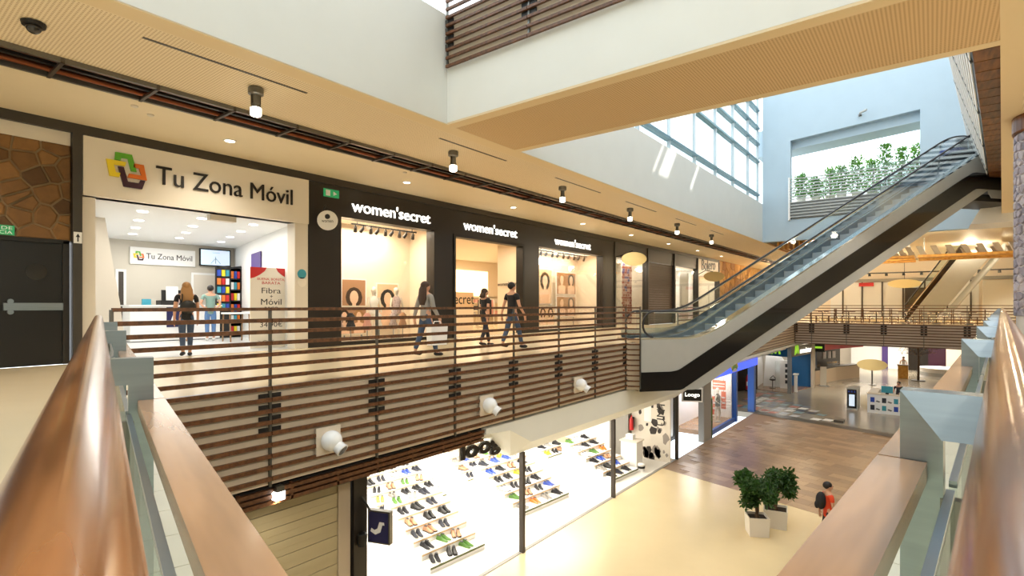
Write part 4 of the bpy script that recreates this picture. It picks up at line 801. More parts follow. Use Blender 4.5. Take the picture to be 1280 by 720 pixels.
# ------------------------------------------------------------------ the escalator
def escalator(lab, O, hd, width, rise, smax=None, steps=True, dark=True, loc=None):
    O = Vector(O); h_ = R(hd); e = Vector((math.sin(h_), math.cos(h_), 0)); w = Vector((-math.cos(h_), math.sin(h_), 0)); T = math.tan(R(30)); run = rise / T
    def zl(s_, q=.7):
        if s_ < -q: return 0.
        if s_ < q: return T * (s_ + q) ** 2 / (4 * q)
        if s_ < run - q: return T * s_
        if s_ < run + q: return rise - T * (run + q - s_) ** 2 / (4 * q)
        return rise
    def P(s_, ww, z): return O + e * s_ + w * ww + Vector((0, 0, z))
    root = thing('escalator', lab, 'escalator', O + e * run / 2)
    SS = [-2.2, -1.6, -1.25, -1.15, -.95, -.92, -.85, -.75, -.68, -.6, -.4, -.2, 0, .2, .4, .6, .8, 1.2] + [2 + k for k in range(int(run) - 3)] + [run + q for q in (-1.4, -.95, -.8, -.6, -.4, -.2, 0, .2, .4, .6, .8, 1.3, 1.7)]
    def strip(name, top, bot, w0, w1, m_, s0=None, s1=None, sm=True):
        mb = MB(); ss = [x for x in SS if (s0 is None or x >= s0) and (s1 is None or x <= s1)]
        vs = []
        for s_ in ss: vs += [P(s_, w0, bot(s_)), P(s_, w1, bot(s_)), P(s_, w1, top(s_)), P(s_, w0, top(s_))]
        fs = [(0, 1, 2, 3), tuple(4 * (len(ss) - 1) + k for k in (3, 2, 1, 0))]
        for i in range(len(ss) - 1):
            for k in range(4): a = 4 * i + k; b = 4 * i + (k + 1) % 4; fs.append((a, a + 4, b + 4, b))
        mb.add(vs, fs); bm = mb.build(name, m_, root)
        return bm
    gt = lambda s_: zl(s_) + .10; gb = lambda s_: zl(s_ + .95, .2) - .9; bb = lambda s_: zl(s_ + .8, .12) - 1.49
    for k, (w0, w1) in enumerate(((0, .02), (width - .02, width))):
        strip('side_panel', gt, gb, w0, w1, 'cladding'); strip('truss_band', gb, bb, w0 - .03 if k == 0 else w0, w1 if k == 0 else w1 + .03, 'black_gloss' if dark else 'cladding')
    strip('lower_panel', bb, lambda s_: zl(s_ + .15, .12) - 1.49 if s_ < run else bb(s_) - .3, .0, .04, 'cladding')
    strip('inner_bevel', lambda s_: zl(s_) + .40, lambda s_: zl(s_) + .15, width - .27, width - .215, 'chrome')
    strip('soffit', lambda s_: bb(s_) + .03, lambda s_: bb(s_), .02, width - .02, 'cladding_beige')
    strip('inner_floor', lambda s_: zl(s_) - .28, lambda s_: zl(s_) - .33, .05, width - .05, 'black')
    for k, wg in enumerate((.20, width - .20)):
        a = .0 if k == 0 else width - .32
        strip('deck_profile', lambda s_: zl(s_) + .15, lambda s_: zl(s_) + .10, a, a + .32, 'chrome')
        strip('skirt', lambda s_: zl(s_) + .10, lambda s_: zl(s_) - .28, .28 if k == 0 else width - .30, .30 if k == 0 else width - .28, 'steel')
        strip('glass_balustrade', lambda s_: zl(s_) + .93, lambda s_: zl(s_) + .15, wg - .006, wg + .006, 'glass_clear', -1.6, run + 1.3)
        pts = [P(s_, wg, zl(s_) + .97) for s_ in SS if -1.6 <= s_ <= run + 1.3]
        lo = [P(-1.6 - .40 * math.sin(q), wg, .56 + .41 * math.cos(q)) for q in (3.0, 2.6, 2.2, 1.8, 1.4, 1.0, .6, .25)]; hi = [P(run + 1.3 + .40 * math.sin(q), wg, rise + .56 + .41 * math.cos(q)) for q in (.25, .6, 1.0, 1.4, 1.8, 2.2, 2.6, 3.0)]
        MB().tube(lo + pts + hi, .042, 8, sq=(1, .75)).build('handrail', 'rubber', root, True)
        strip('handrail_guide', lambda s_: zl(s_) + .945, lambda s_: zl(s_) + .91, wg - .025, wg + .025, 'chrome', -1.6, run + 1.3)
    if steps:
        n = int(run / .4); sm = MB()
        tread = MB(); 
        for k in range(-2, n + 2):
            s_ = k * .4 + .1; z = zl(s_)
            st = MB(); st.obox(P(s_, .31, z - .06), e * .40, w * (width - .62), (0, 0, .06)); st.obox(P(s_ - .0, .31, z - .28), e * .03, w * (width - .62), (0, 0, .22)); so = st.build('step', 'step_metal', root)
            if k > 1 and k < n: ed = MB().obox(P(s_ + .005, width - .34, z + .001), e * .36, w * .03, (0, 0, .004)); ed.build('safety_edge', 'yellow_line', so)
    for s0, s1, z in ((-2.2, -.75, 0), (run + .75, run + 1.7, rise)): MB().obox(P(s0, .3, z - .05), e * (s1 - s0), w * (width - .6), (0, 0, .055)).build('landing_plate', 'steel', root)
    for s_, z0, z1 in ((-2.2, -1.49, .1), (run + 1.68, rise - 1.49, rise + .1)): MB().obox(P(s_, 0, z0), e * .02, w * width, (0, 0, z1 - z0)).build('end_plate', 'cladding_beige', root)
    return P
esP = escalator('long escalator with black side band rising to the upper right gallery', (-5.69, 17.07, 0), 38.4, 1.62, 6.9)
struct('floor_landing', MB().prism([(-7.43, 13.5, 0), (-7.05, 15.35, 0), (-8.4, 16.6, 0), (-8.4, 13.5, 0)], (0, 0, -.3)), 'gallery_floor') if False else None
t = thing('round_bin', 'blue-grey rounded panel beside the escalator head', 'sign', esP(12.6, 1.9, 6.9)); p = esP(12.9, 2.1, 6.9); MB().lathe([(.42, 0), (.45, .05), (.45, .95), (.38, 1.02)], p, 18).build('body', 'steel', t, True); MB().lathe([(.455, .3), (.455, .62)], p, 18).build('band', 'blue', t, True)
# landing link between gallery and escalator
struct('floor_landing', MB().prism([esP(-2.2, 0, -.02), esP(-2.2, 1.62, -.02), (-7.4, 19.0, -.02), (-7.4, 15.1, -.02)], (0, 0, -1.4)), 'cladding_beige')
wing = thing('lattice_wing', 'short return of slats beside the escalator foot', 'railing', (-7.2, 15.2, 0))
for k in range(16): MB().bar((-7.36, 15.13, 1.08 - k * .16), (-7.02, 15.30, 1.08 - k * .16), .035, .042).build('slat', 'slat_wood', wing)
for q in ((-7.02, 15.30),): MB().bar((q[0], q[1], -1.4), (q[0], q[1], 1.12), .04, .04, (1, 0, 0)).build('post', 'steel_dark', wing)
o = MB().prism([(1.2, 28.2, 4.4), (2.7, 28.2, 4.4), (2.7, 28.2, 5.2), (1.6, 28.2, 5.2)], (0, 2, 0)).build('beam_box', 'white'); tag(o, kind='structure'); o.name = 'trim_20'
o = MB().prism([esP(10.8, .1, 5.25), esP(13.4, .1, 5.25), esP(13.4, 1.5, 5.25), esP(10.8, 1.5, 5.25)], (0, 0, -.25)).build('trim_21', 'black'); tag(o, kind='structure')
# ------------------------------------------------------------------ ground floor: left side
LX = -8.05
sw = thing('roller_shutter', 'closed cream roller shutter below the gallery at the left', 'shutter', (LX, 3.4, ZL))
for k in range(25): B(LX - .06, LX - .03 + .012 * (k % 2), 1.2, 5.42, ZL + k * .122, ZL + .116 + k * .122).build('slat', 'shutter', sw)
B(LX - .1, LX, 5.42, 5.66, ZL, -1.95).build('jamb', 'cladding_beige', sw)
struct('wall_lower_pier', B(LX - .4, LX + .05, 5.7, 5.98, ZL, -1.9), 'black_fascia')
js = thing('blade_sign', 'dark blue square blade sign with a white J', 'sign', (-7.7, 5.9, -3.1)); nn = Vector((.35, -.94, 0)); rr = Vector((.94, .35, 0)); o0 = Vector((-7.92, 6.0, -3.05))
MB().obox(o0, rr * .44, nn * .10, (0, 0, .58)).build('box', 'steel_dark', js); MB().obox(o0 + nn * .10 + rr * .03 + Vector((0, 0, .03)), rr * .38, nn * .006, (0, 0, .52)).build('face', 'navy', js)
q = o0 + nn * .107 + Vector((0, 0, .29)); jp = [(.33, .10), (.24, .10), (.20, -.02), (.14, -.05), (.08, -.02), (.06, -.08), (.16, -.13), (.26, -.08), (.30, .05), (.34, .05)]
MB().prism([q + rr * a + Vector((0, 0, b)) for a, b in jp], nn * .004).build('letter', 'white', js)
MB().tube([(LX + .05, 5.86, -2.25), (-7.8, 5.98, -2.6), (-7.75, 6.0, -2.5)], .02, 6).build('bracket', 'black', js); MB().lathe([(.08, 0), (.09, .2), (.06, .22)], (LX + .1, 5.84, -3.1), 10).build('camera_pod', 'black', js)
for i, y in enumerate((10.68, 15.53, 20.95)):
    o = B(LX - .06, LX + .06, y - .05, y + .05, ZL, -2.5 if i < 2 else -1.75).build('shop_post', 'dark_brown'); tag(o, ['slim dark post between the first two shoe stands', 'slim dark post beside the third shoe stand', 'dark post at the mural corner'][i], 'post', 'slim posts of the shoe shop')
struct('trim_22', B(LX - .08, LX + .02, 6, 20.9, ZL + .001, ZL + .012), 'panel_grey')
mat('shop_white_floor', c(244, 240, 232), .3); mat('shoe_table', c(246, 244, 240), .35)
struct('floor_shoe_shop', B(-20, LX - .09, 5.7, 20.3, ZL - .01, ZL + .008), 'shop_white_floor')
struct('wall_shoe_back', B(-20.1, -20, 2, 24, ZL, -1.9), 'white'); struct('wall_shoe_left', MB().prism([(-8.4, 5.75, ZL), (-20, 8.7, ZL), (-20, 8.7, -1.9), (-8.4, 5.75, -1.9)], (0, -.1, 0)), 'white')
struct('wall_shoe_right', MB().prism([(-9.5, 20.45, ZL), (-20, 22.6, ZL), (-20, 22.6, -1.9), (-9.5, 20.45, -1.9)], (0, .1, 0)), 'white')
for i in range(3): lamp('AREA', (-10.6 - .3 * i, 8.6 + i * 4.0, -2.0), 190, (1, .93, .82), 3.0, sy=3.2); 
for i in range(2): lamp('AREA', (-15.5, 11 + i * 5.5, -2.0), 280, (1, .95, .87), 4.0, sy=4.0)
lg = thing('hanging_letters', 'chunky black letters edged in white hanging at the shoe shop front', 'sign', (-8.2, 9.3, -2.4))
text('loogo', 'outline', lg, (-8.22, 8.57, -2.42), Yv, Zv, 1.85, .56, 'white', .02, .05); text('loogo', 'lettering', lg, (-8.2, 8.61, -2.39), Yv, Zv, 1.77, .50, 'text_black', .05, .028)
t = thing('hanging_screen', 'mauve hanging screen box inside the shoe shop', 'screen', (-10.2, 12.4, -3.0)); B(-10.3, -9.9, 12.0, 12.9, -3.0, -2.3).build('casing', 'panel_grey', t); MB().tube([(-10.1, 12.45, -2.3), (-10.1, 12.45, -1.9)], .02, 6).build('hanger', 'steel', t); MB().lathe([(.12, 0), (.12, .01)], (-9.9, 12.3, -2.5), 14, (1, 0, 0)).build('emblem', 'white', t); B(-9.9, -9.89, 12.5, 12.75, -2.65, -2.45).build('label', 'blue', t)
# shoes
def shoe_mesh(nm, upper, sole):
    prof = [(-.14, .030, .075), (-.12, .040, .105), (-.06, .040, .110), (0, .040, .085), (.05, .046, .062), (.10, .044, .050), (.14, .028, .040)]
    mb = MB(); vs = []; n = 8
    for x, w, hh in prof:
        for k in range(n):
            a = math.pi * k / (n - 1); vs.append((x, math.cos(a) * w, .022 + math.sin(a) * (hh - .022)))
    fs = []
    for i in range(len(prof) - 1):
        for k in range(n - 1): fs.append((i * n + k, i * n + k + 1, (i + 1) * n + k + 1, (i + 1) * n + k))
    fs += [tuple(range(n)), tuple((len(prof) - 1) * n + k for k in range(n - 1, -1, -1))]; mb.m = 0; mb.add(vs, fs)
    mb.m = 1; top = [(x, w * 1.12, .024) for x, w, _ in prof]; pl = [(x, w, 0) for x, w, _ in top] + [(x, -w, 0) for x, w, _ in reversed(top)]; mb.prism(pl, (0, 0, .024))
    mb.m = 2; mb.prism([(-.115, -.022, .104), (-.04, -.022, .104), (-.04, .022, .104), (-.115, .022, .104)], (0, 0, .008))
    return mb.mesh(nm, [upper, sole, 'black'])
SH = [('black', shoe_mesh('shoe', 'cloth_black', 'white')), ('white', shoe_mesh('shoe', 'cloth_white', 'panel_grey')), ('grey', shoe_mesh('shoe', 'cloth_grey', 'white')), ('tan', shoe_mesh('shoe', 'print_brown', 'dark_brown')), ('all-black', shoe_mesh('shoe', 'black', 'black')),
      ('orange', shoe_mesh('shoe', 'orange', 'white')), ('blue', shoe_mesh('shoe', 'blue', 'white')), ('green', shoe_mesh('shoe', 'leaf2', 'white')), ('charcoal', shoe_mesh('shoe', 'cloth_dark', 'off_white')), ('yellow', shoe_mesh('shoe', 'yellow', 'white'))]
SW = [0, 0, 0, 8, 8, 4, 4, 2, 2, 3, 3, 1, 5, 6, 7, 9]
UD = Vector((-.9686, .2487, 0)); UA = Vector((.075, .9972, 0))
def stand(i, name, corner_, length, tiers, dep=.42, rise=.15):
    rnd = random.Random(40 + i); t = thing('shoe_stand', name[0], 'display stand', (corner_[0], corner_[1], ZL)); C0 = Vector((corner_[0], corner_[1], ZL))
    for k in range(tiers):
        MB().obox(C0 + UD * (k * dep) + Vector((0, 0, .008)), UD * (dep * (tiers - k) if k == 0 else dep * (tiers - k)), UA * length, (0, 0, .13 + k * rise)).build('tier', 'shoe_table', t) if k == 0 else MB().obox(C0 + UD * (k * dep) + Vector((0, 0, .138 + (k - 1) * rise)), UD * (dep * (tiers - k)), UA * length, (0, 0, rise)).build('tier', 'shoe_table', t)
        MB().obox(C0 + UD * (k * dep - .012) + Vector((0, 0, .09 + k * rise)), UD * .012, UA * length, (0, 0, .048)).build('edge', 'print_sand' if k else 'green_edge', t)
    B(0, 0, 0, 0, 0, 0)
    for k in range(tiers):
        s_ = .22 + rnd.uniform(0, .1); pn = 0
        while s_ < length - .25:
            ci = rnd.choice(SW); cn, me = SH[ci]; p = C0 + UD * (k * dep + dep * .5) + UA * s_ + Vector((0, 0, .139 + k * rise)); yaw = math.atan2(-UD.y, -UD.x) + rnd.uniform(-.5, .5)
            for q in (0, 1):
                o = bpy.data.objects.new('shoe', me); COL.objects.link(o); side = Vector((-math.sin(yaw), math.cos(yaw), 0)); o.location = p + side * (q * .13 - .065); o.rotation_euler = (0, 0, yaw); o.scale = (1.2, 1.2, 1.2)
                tag(o, '%s %s shoe, pair %s from the near end, tier %s, %s' % (cn, ['right', 'left'][q], ['one', 'two', 'three', 'four', 'five', 'six', 'seven'][pn], ['one', 'two', 'three', 'four', 'five', 'six', 'seven'][k], name[1].replace('the ', '')), 'shoe', 'shoes on ' + name[1])
            s_ += rnd.uniform(.40, .60); pn += 1
mat('green_edge', c(96, 100, 60), .5)
stand(0, ('white stepped shoe stand nearest the blue J sign', 'the stand by the J sign'), (-9.04, 8.5), 1.75, 6)
stand(1, ('white stepped shoe stand behind the first slim post', 'the stand behind the first post'), (-9.38, 12.41), 2.3, 6)
stand(2, ('white stepped shoe stand behind the second slim post', 'the stand behind the second post'), (-8.69, 16.67), 1.8, 6)
stand(3, ('low stepped shoe stand at the back left of the shoe shop', 'the back left stand'), (-12.4, 9.8), 2.4, 5)
stand(4, ('low stepped shoe stand at the back middle of the shoe shop', 'the back middle stand'), (-12.6, 13.6), 2.6, 5)
stand(5, ('low stepped shoe stand at the back right of the shoe shop', 'the back right stand'), (-12.0, 17.6), 1.6, 5)
# till corner, mural, neighbours
struct('wall_lower_column', B(-10.6, -9.75, 20.1, 20.5, ZL, -1.9), 'panel_grey')
mw = thing('wall_mural', 'black and white graffiti mural with drips and big lettering', 'mural', (-8.7, 20.3, ZL)); B(-9.7, LX - .02, 20.32, 20.4, ZL, -1.76).build('panel', 'off_white', mw); rnd = random.Random(8)
mat('ink', c(56, 50, 46), .7); mat('ink_soft', c(150, 142, 134), .7)
for k in range(40):
    x = rnd.uniform(-9.5, -8.2); z = rnd.uniform(-4.9, -4.6) if k % 3 == 0 else rnd.uniform(-4.1, -2.0); r = rnd.uniform(.04, .16)
    MB().prism([(x + math.cos(q * .785) * r * rnd.uniform(.6, 1.2), 20.319, z + math.sin(q * .785) * r * rnd.uniform(.8, 1.8)) for q in range(8)], (0, -.003, 0)).build('splash', 'ink' if k % 2 else 'ink_soft', mw)
text('UNTIPO', 'lettering', mw, (-8.28, 20.314, -3.6), (0, 0, 1), (-1, 0, 0), 1.7, .34, 'ink', .004); B(-9.15, -8.85, 20.312, 20.316, -3.5, -2.4).build('pale_figure', 'white', mw)
t = thing('fire_extinguisher', 'red fire extinguisher beside the mural', 'extinguisher', (-9.6, 20.1, -4.0)); MB().lathe([(.08, 0), (.085, .03), (.085, .42), (.05, .5), (.025, .52), (.03, .58)], (-9.62, 20.15, -3.9), 14).build('cylinder', 'red', t, True); MB().tube([(-9.62, 20.15, -3.35), (-9.5, 20.08, -3.45), (-9.5, 20.08, -3.8)], .015, 6).build('hose', 'black', t); B(-9.66, -9.58, 20.22, 20.32, -3.8, -3.4).build('bracket', 'black', t)
t = thing('till_desk', 'white till desk at the shoe shop corner', 'desk', (-9.0, 18.9, ZL)); B(-9.4, -8.75, 18.75, 19.3, ZL + .01, ZL + .98).build('body', 'white', t); B(-9.44, -8.71, 18.71, 19.34, ZL + .98, ZL + 1.02).build('top', 'off_white', t); B(-9.3, -9.0, 18.95, 19.2, ZL + 1.02, ZL + 1.2).build('bag_holder', 'white', t)
t = thing('paper_bin', 'small black and white round bin by the till desk', 'bin', (-8.6, 18.5, ZL)); MB().lathe([(.1, 0), (.13, .25), (.13, .27)], (-8.5, 18.62, ZL + .008), 14).build('bucket', 'white', t, True); MB().lathe([(.135, .12), (.14, .2)], (-8.5, 18.62, ZL + .008), 14).build('band', 'black', t, True)
struct('wall_lower_recess', B(-9.6, -9.5, 20.5, 25, ZL, -1.9), 'off_white')
t = thing('white_doorway', 'pale shop door panel with a blue sign and poster squares', 'door', (-9.3, 22.5, ZL)); B(-9.45, -9.35, 21.1, 24.1, ZL + .01, -2.1).build('panel', 'white_gloss', t); B(-9.35, -9.3, 21.1, 24.1, ZL + .01, ZL + .16).build('base_rail', 'black', t); B(-9.35, -9.3, 23.9, 24.02, ZL + .16, -2.1).build('stile', 'black', t)
B(-9.35, -9.05, 21.2, 22.1, -3.75, -3.4).build('blue_sign', 'blue', t); text('N', 'lettering', t, (-9.048, 21.5, -3.7), Yv, Zv, .22, .24, 'white', .004)
for k, z in enumerate((-2.75, -2.95, -3.4, -3.6)): B(-9.34, -9.335, 23.2, 23.5, z, z + .13).build('notice', 'text_black', t)
ls = thing('lightbox_sign', 'small black rounded lightbox with white lettering under the escalator', 'sign', (-7.8, 21.5, -2.7)); o0 = Vector((-8.0, 21.35, -2.72)); nn = Vector((.45, -.89, 0)); rr = Vector((.89, .45, 0))
MB().obox(o0, rr * .80, nn * .12, (0, 0, .56)).build('box', 'white', ls); MB().obox(o0 + nn * .12 + rr * .05 + Vector((0, 0, .05)), rr * .70, nn * .008, (0, 0, .46)).build('face', 'black', ls); text('Loogo', 'lettering', ls, o0 + nn * .13 + rr * .12 + Vector((0, 0, .17)), rr, Zv, .56, .2, 'sign_glow', .004); MB().tube([(-8.0, 21.1, -2.0), o0 + rr * .3 + Vector((0, 0, .5))], .02, 6).build('arm', 'black', ls)
struct('wall_lower_pilaster', B(-8.3, LX, 24.2, 25.2, ZL, -1.75), 'panel_grey')
t = thing('green_post', 'narrow dark green upright cabinet at the shop corner', 'cabinet', (-7.95, 25.3, ZL)); B(-8.2, -8.06, 25.22, 25.42, ZL, -3.2).build('body', 'leaf', t); B(-8.21, -8.05, 25.21, 25.43, -3.2, -3.14).build('cap', 'leaf2', t); B(-8.06, -8.055, 25.25, 25.39, -4.2, -3.4).build('panel', 'leaf2', t)
# sports window and blue shop
wx = -8.25
t = thing('sports_shop', 'blue framed shop front on the ground floor with a glowing blue sign', 'shop front', (wx, 29.5, ZL)); mat('blue_frame', c(40, 84, 156), .4)
B(wx - .15, wx + .1, 29.6, 29.85, ZL, -2.3).build('pillar', 'blue_frame', t); B(wx - .2, wx + .15, 33.0, 33.4, ZL, -2.3).build('pillar', 'blue_frame', t); B(wx - .1, wx + .05, 25.5, 29.6, ZL, ZL + .22).build('plinth', 'blue_frame', t)
B(wx - .1, wx + .2, 25.5, 33.6, -2.3, -1.76).build('sign_box', 'blue_glow', t); 
for k, (m_, z) in enumerate((('yellow', -2.0), ('green', -2.08), ('white', -2.16))): MB().prism([(wx + .21, 28.9 + math.cos(q * .314) * (.62 - k * .12), z - .1 + math.sin(q * .314) * (.34 - k * .08)) for q in range(11)], (.01 + k * .004, 0, 0)).build('rainbow', m_, t)
B(wx - .02, wx - .01, 25.5, 29.6, ZL + .22, -2.3).build('glass', 'glass', t)
struct('floor_sport_window', B(-9.9, wx - .1, 25.5, 29.6, ZL, ZL + .2), 'board_wood'); struct('wall_sport_back', B(-10.0, -9.9, 25.4, 29.7, ZL, -1.9), 'white'); struct('wall_blue_back', B(-13, -12.9, 29.7, 37, ZL, -1.9), 'black_fascia')
mat('banner_orange', c(226, 92, 56), .6)
struct('wall_sport_side', B(-9.9, wx - .12, 29.5, 29.58, ZL + .2, -2.3), 'white')
for i, (x0, x1, z0, z1) in enumerate(((-9.08, -8.86, -4.55, -3.6), (-8.62, -8.38, -4.2, -3.3), (-9.02, -8.36, -3.2, -2.72))):
    t = thing('banner', ['left tall orange banner in the sports window', 'right tall orange banner in the sports window', 'wide orange banner at the top of the sports window'][i], 'banner', ((x0 + x1) / 2, 28.6, z0), 'orange banners in the sports window')
    B(x0, x1, 28.58 - .12 * (i == 2), 28.6 - .12 * (i == 2), z0, z1).build('cloth', 'banner_orange', t); B((x0 + x1) / 2 - .006, (x0 + x1) / 2 + .006, 28.585 - .12 * (i == 2), 28.595 - .12 * (i == 2), z1, -2.3).build('cord', 'black', t)
    for k in range(2): B(x0 + .04, x1 - .04, 28.575 - .12 * (i == 2), 28.58 - .12 * (i == 2), z0 + (z1 - z0) * (.3 + .3 * k), z0 + (z1 - z0) * (.4 + .3 * k)).build('print', 'white', t)
def lower_mannequin(lab, x, y, cl, rnd_):
    t = thing('mannequin', lab, 'mannequin', (x, y, ZL + .2)); b = MB(); q = lambda a, b_, z: (x + a, y + b_, ZL + .2 + z)
    b.lathe([(.05, 1.45), (.07, 1.55), (.09, 1.63), (.07, 1.72), (.02, 1.75)], q(0, 0, 0), 10)
    for s_ in (-1, 1): b.tube([q(0, .09 * s_, .88), q(.08 * s_, .1 * s_, .48), q(.05 * s_, .11 * s_, .05)], [.08, .055, .035], 8); b.tube([q(0, .18 * s_, 1.38), q(.05 * s_, .26 * s_, 1.12), q(.15, .22 * s_, .98)], [.045, .036, .025], 8)
    b.build('body', 'off_white', t, True); MB().tube([q(0, 0, z) for z in (.8, 1.0, 1.12, 1.3, 1.44)], [.16, .17, .14, .18, .07], 12, sq=(1.2, .75)).build('garment', cl, t, True); MB().lathe([(.18, 0), (.18, .015)], q(0, 0, 0), 14).build('stand', 'steel', t)
lower_mannequin('runner mannequin in black at the left of the sports window', -8.75, 27.0, 'cloth_black', 1); lower_mannequin('mannequin in white at the middle of the sports window', -9.05, 28.0, 'cloth_white', 2); lower_mannequin('mannequin in dark kit at the right of the sports window', -8.65, 28.1, 'cloth_dark', 3)
for i in range(4):
    t = thing('clothes_rack', 'dark garment stand, %s inside the blue framed shop' % ['first', 'second', 'third', 'last'][i], 'rack', (-9.4 - .7 * i, 30.6 + i * .9, ZL), 'garment stands in the blue shop'); x, y = -9.4 - .7 * i, 30.6 + i * .9
    MB().tube([(x, y, ZL), (x, y, ZL + 1.6)], .02, 6).build('pole', 'chrome', t); MB().lathe([(.3, 0), (.3, .02)], (x, y, ZL), 12).build('base', 'black', t)
    for k in range(4): MB().obox((x, y, ZL + .5 + .0 * k), Vector((math.cos(k * 1.57), math.sin(k * 1.57), 0)) * .35, Vector((-math.sin(k * 1.57), math.cos(k * 1.57), 0)) * .05, (0, 0, 1.0)).build('garment', ['cloth_dark', 'red', 'cloth_grey', 'blue'][(k + i) % 4], t)
lamp('AREA', (-9.1, 27.5, -2.0), 120, (1, .95, .85), 1.2, sy=3.5); lamp('AREA', (-10.5, 32, -2.0), 50, (1, .95, .9), 1.5, sy=2)
# ------------------------------------------------------------------ ground floor: far side
mv = thing('phone_store', 'blue and white corner phone store with glowing green M logos', 'shop', (-8.3, 43, ZL))
K = Vector((-7.85, 41.45, ZL)); A0 = Vector((-10.1, 42.15, ZL)); A1 = Vector((-7.2, 45.8, ZL))
B(K.x - .12, K.x + .12, K.y - .1, K.y + .14, ZL, -1.55).build('corner_post', 'steel_dark', mv)
MB().prism([A0, K, A1, (-11.2, 45.8, ZL)], (0, 0, .03)).build('floor', 'board_wood', mv)
uR = (A1 - K).normalized(); nR = Vector((uR.y, -uR.x, 0)); uL = (A0 - K).normalized(); nL = Vector((-uL.y, uL.x, 0))
B(-8.55, -7.15, 45.6, 45.7, ZL + .03, -2.25).build('blue_wall', 'blue_panel', mv); B(-7.16, -7.0, 45.4, 46.2, ZL, -1.55).build('side_post', 'panel_taupe', mv)
B(-11.2, -8.6, 45.7, 45.8, ZL + .03, -2.25).build('back_wall', 'shop_wall', mv)
MB().obox(A0 + Vector((-.3, .1, .03)), Vector((-.3, 4.0, 0)), (.1, 0, 0), (0, 0, 2.9)).build('left_wall', 'white', mv)
MB().prism([A0 + Vector((0, 1.6, .05)), A0 + Vector((1.5, 1.9, .05)), A0 + Vector((1.7, 1.9, 1.6)), A0 + Vector((1.2, 1.9, 2.3)), A0 + Vector((.2, 1.6, 2.5))], (0, .08, 0)).build('arched_partition', 'white', mv)
MB().prism([A0 + Vector((-.3, 0, 2.6)), K + Vector((0, 0, 2.6)), A1 + Vector((0, 0, 2.6)), A1 + Vector((-3.5, .8, 2.6))], (0, 0, .1)).build('ceiling', 'white', mv)
MB().obox(K + uL * .1 + Vector((0, 0, 2.56)), uL * 2.2, nL * .15, (0, 0, .72)).build('fascia', 'blue_panel', mv)
MB().obox(K + Vector((0, 0, 2.56)), uR * 4.2, nR * .15, (0, 0, .72)).build('fascia', 'panel_grey', mv)
def mlogo(o, u, n_, s_):
    pts = [(0, 0), (.12, .9), (.3, 1), (.42, .45), (.55, 1), (.78, .95), (.95, .1), (.78, .05), (.68, .6), (.5, .1), (.36, .1), (.25, .6), (.16, 0)]
    MB().prism([o + u * (a * s_) + Vector((0, 0, b * s_ * .75)) for a, b in pts], n_ * .02).build('logo', 'movi_green', mv)
mlogo(K - Vector((uL.x, uL.y, 0)) * 0 + uL * 1.25 + nL * .16 + Vector((0, 0, 2.68)), -uL, nL, .75)
mlogo(K + uR * .5 + nR * .16 + Vector((0, 0, 2.68)), uR, nR, .9); text('movistar', 'lettering', mv, K + uR * 1.6 + nR * .16 + Vector((0, 0, 2.73)), uR, Zv, 2.3, .36, 'sign_glow', .02)
lamp('AREA', (-9.3, 44, -2.4), 130, (1, .97, .92), 2, sy=2.5)
t = thing('display_tower', 'white illuminated phone display tower inside the blue store', 'display', (-8.5, 44, ZL)); B(-8.9, -8.3, 43.6, 43.9, ZL + .03, ZL + 2.1).build('cabinet', 'white', t)
for k in range(4): B(-8.55, -8.4, 43.58, 43.6, ZL + .4 + k * .4, ZL + .65 + k * .4).build('phone', 'black', t)
B(-9.25, -8.95, 43.6, 43.9, ZL + .03, ZL + 2.0).build('glass_side', 'glass', t)
t = thing('bar_stool', 'black swivel stool inside the blue store', 'stool', (-9.3, 43.2, ZL)); MB().lathe([(.22, 0), (.22, .02), (.03, .04), (.03, .55), (.2, .6), (.22, .68)], (-9.3, 43.1, ZL + .03), 14).build('seat_and_stem', 'black', t, True); MB().tube([(-9.48, 43.2, ZL + .75), (-9.3, 43.3, ZL + .95), (-9.12, 43.2, ZL + .75)], .03, 6).build('backrest', 'black', t)
t = thing('info_stand', 'slim white brochure stand in front of the blue wall', 'stand', (-7.55, 42.2, ZL)); B(-7.68, -7.5, 42.1, 42.25, ZL + .04, ZL + 1.25).build('column', 'white', t); MB().obox((-7.75, 42.02, ZL + 1.25), (.35, 0, 0), (0, .25, .08), (0, 0, .03)).build('tray', 'white_gloss', t)
struct('wall_dark_return', MB().prism([(-10.1, 42.1, ZL), (-12.9, 36.9, ZL), (-12.9, 36.9, -1.9), (-10.1, 42.1, -1.9)], (-.2, .1, 0)), 'black_fascia')
t = thing('fire_extinguisher', 'red fire extinguisher on the dark wall beside the blue store', 'extinguisher', (-10.5, 40.7, ZL)); MB().lathe([(.12, 0), (.13, .05), (.13, .85), (.07, 1.0), (.04, 1.1)], (-10.45, 40.8, ZL + .1), 14).build('cylinder', 'red', t, True); B(-10.5, -10.4, 40.65, 40.68, ZL + .4, ZL + .7).build('label', 'white', t); B(-10.56, -10.34, 40.7, 40.92, ZL, ZL + .1).build('foot', 'black', t)
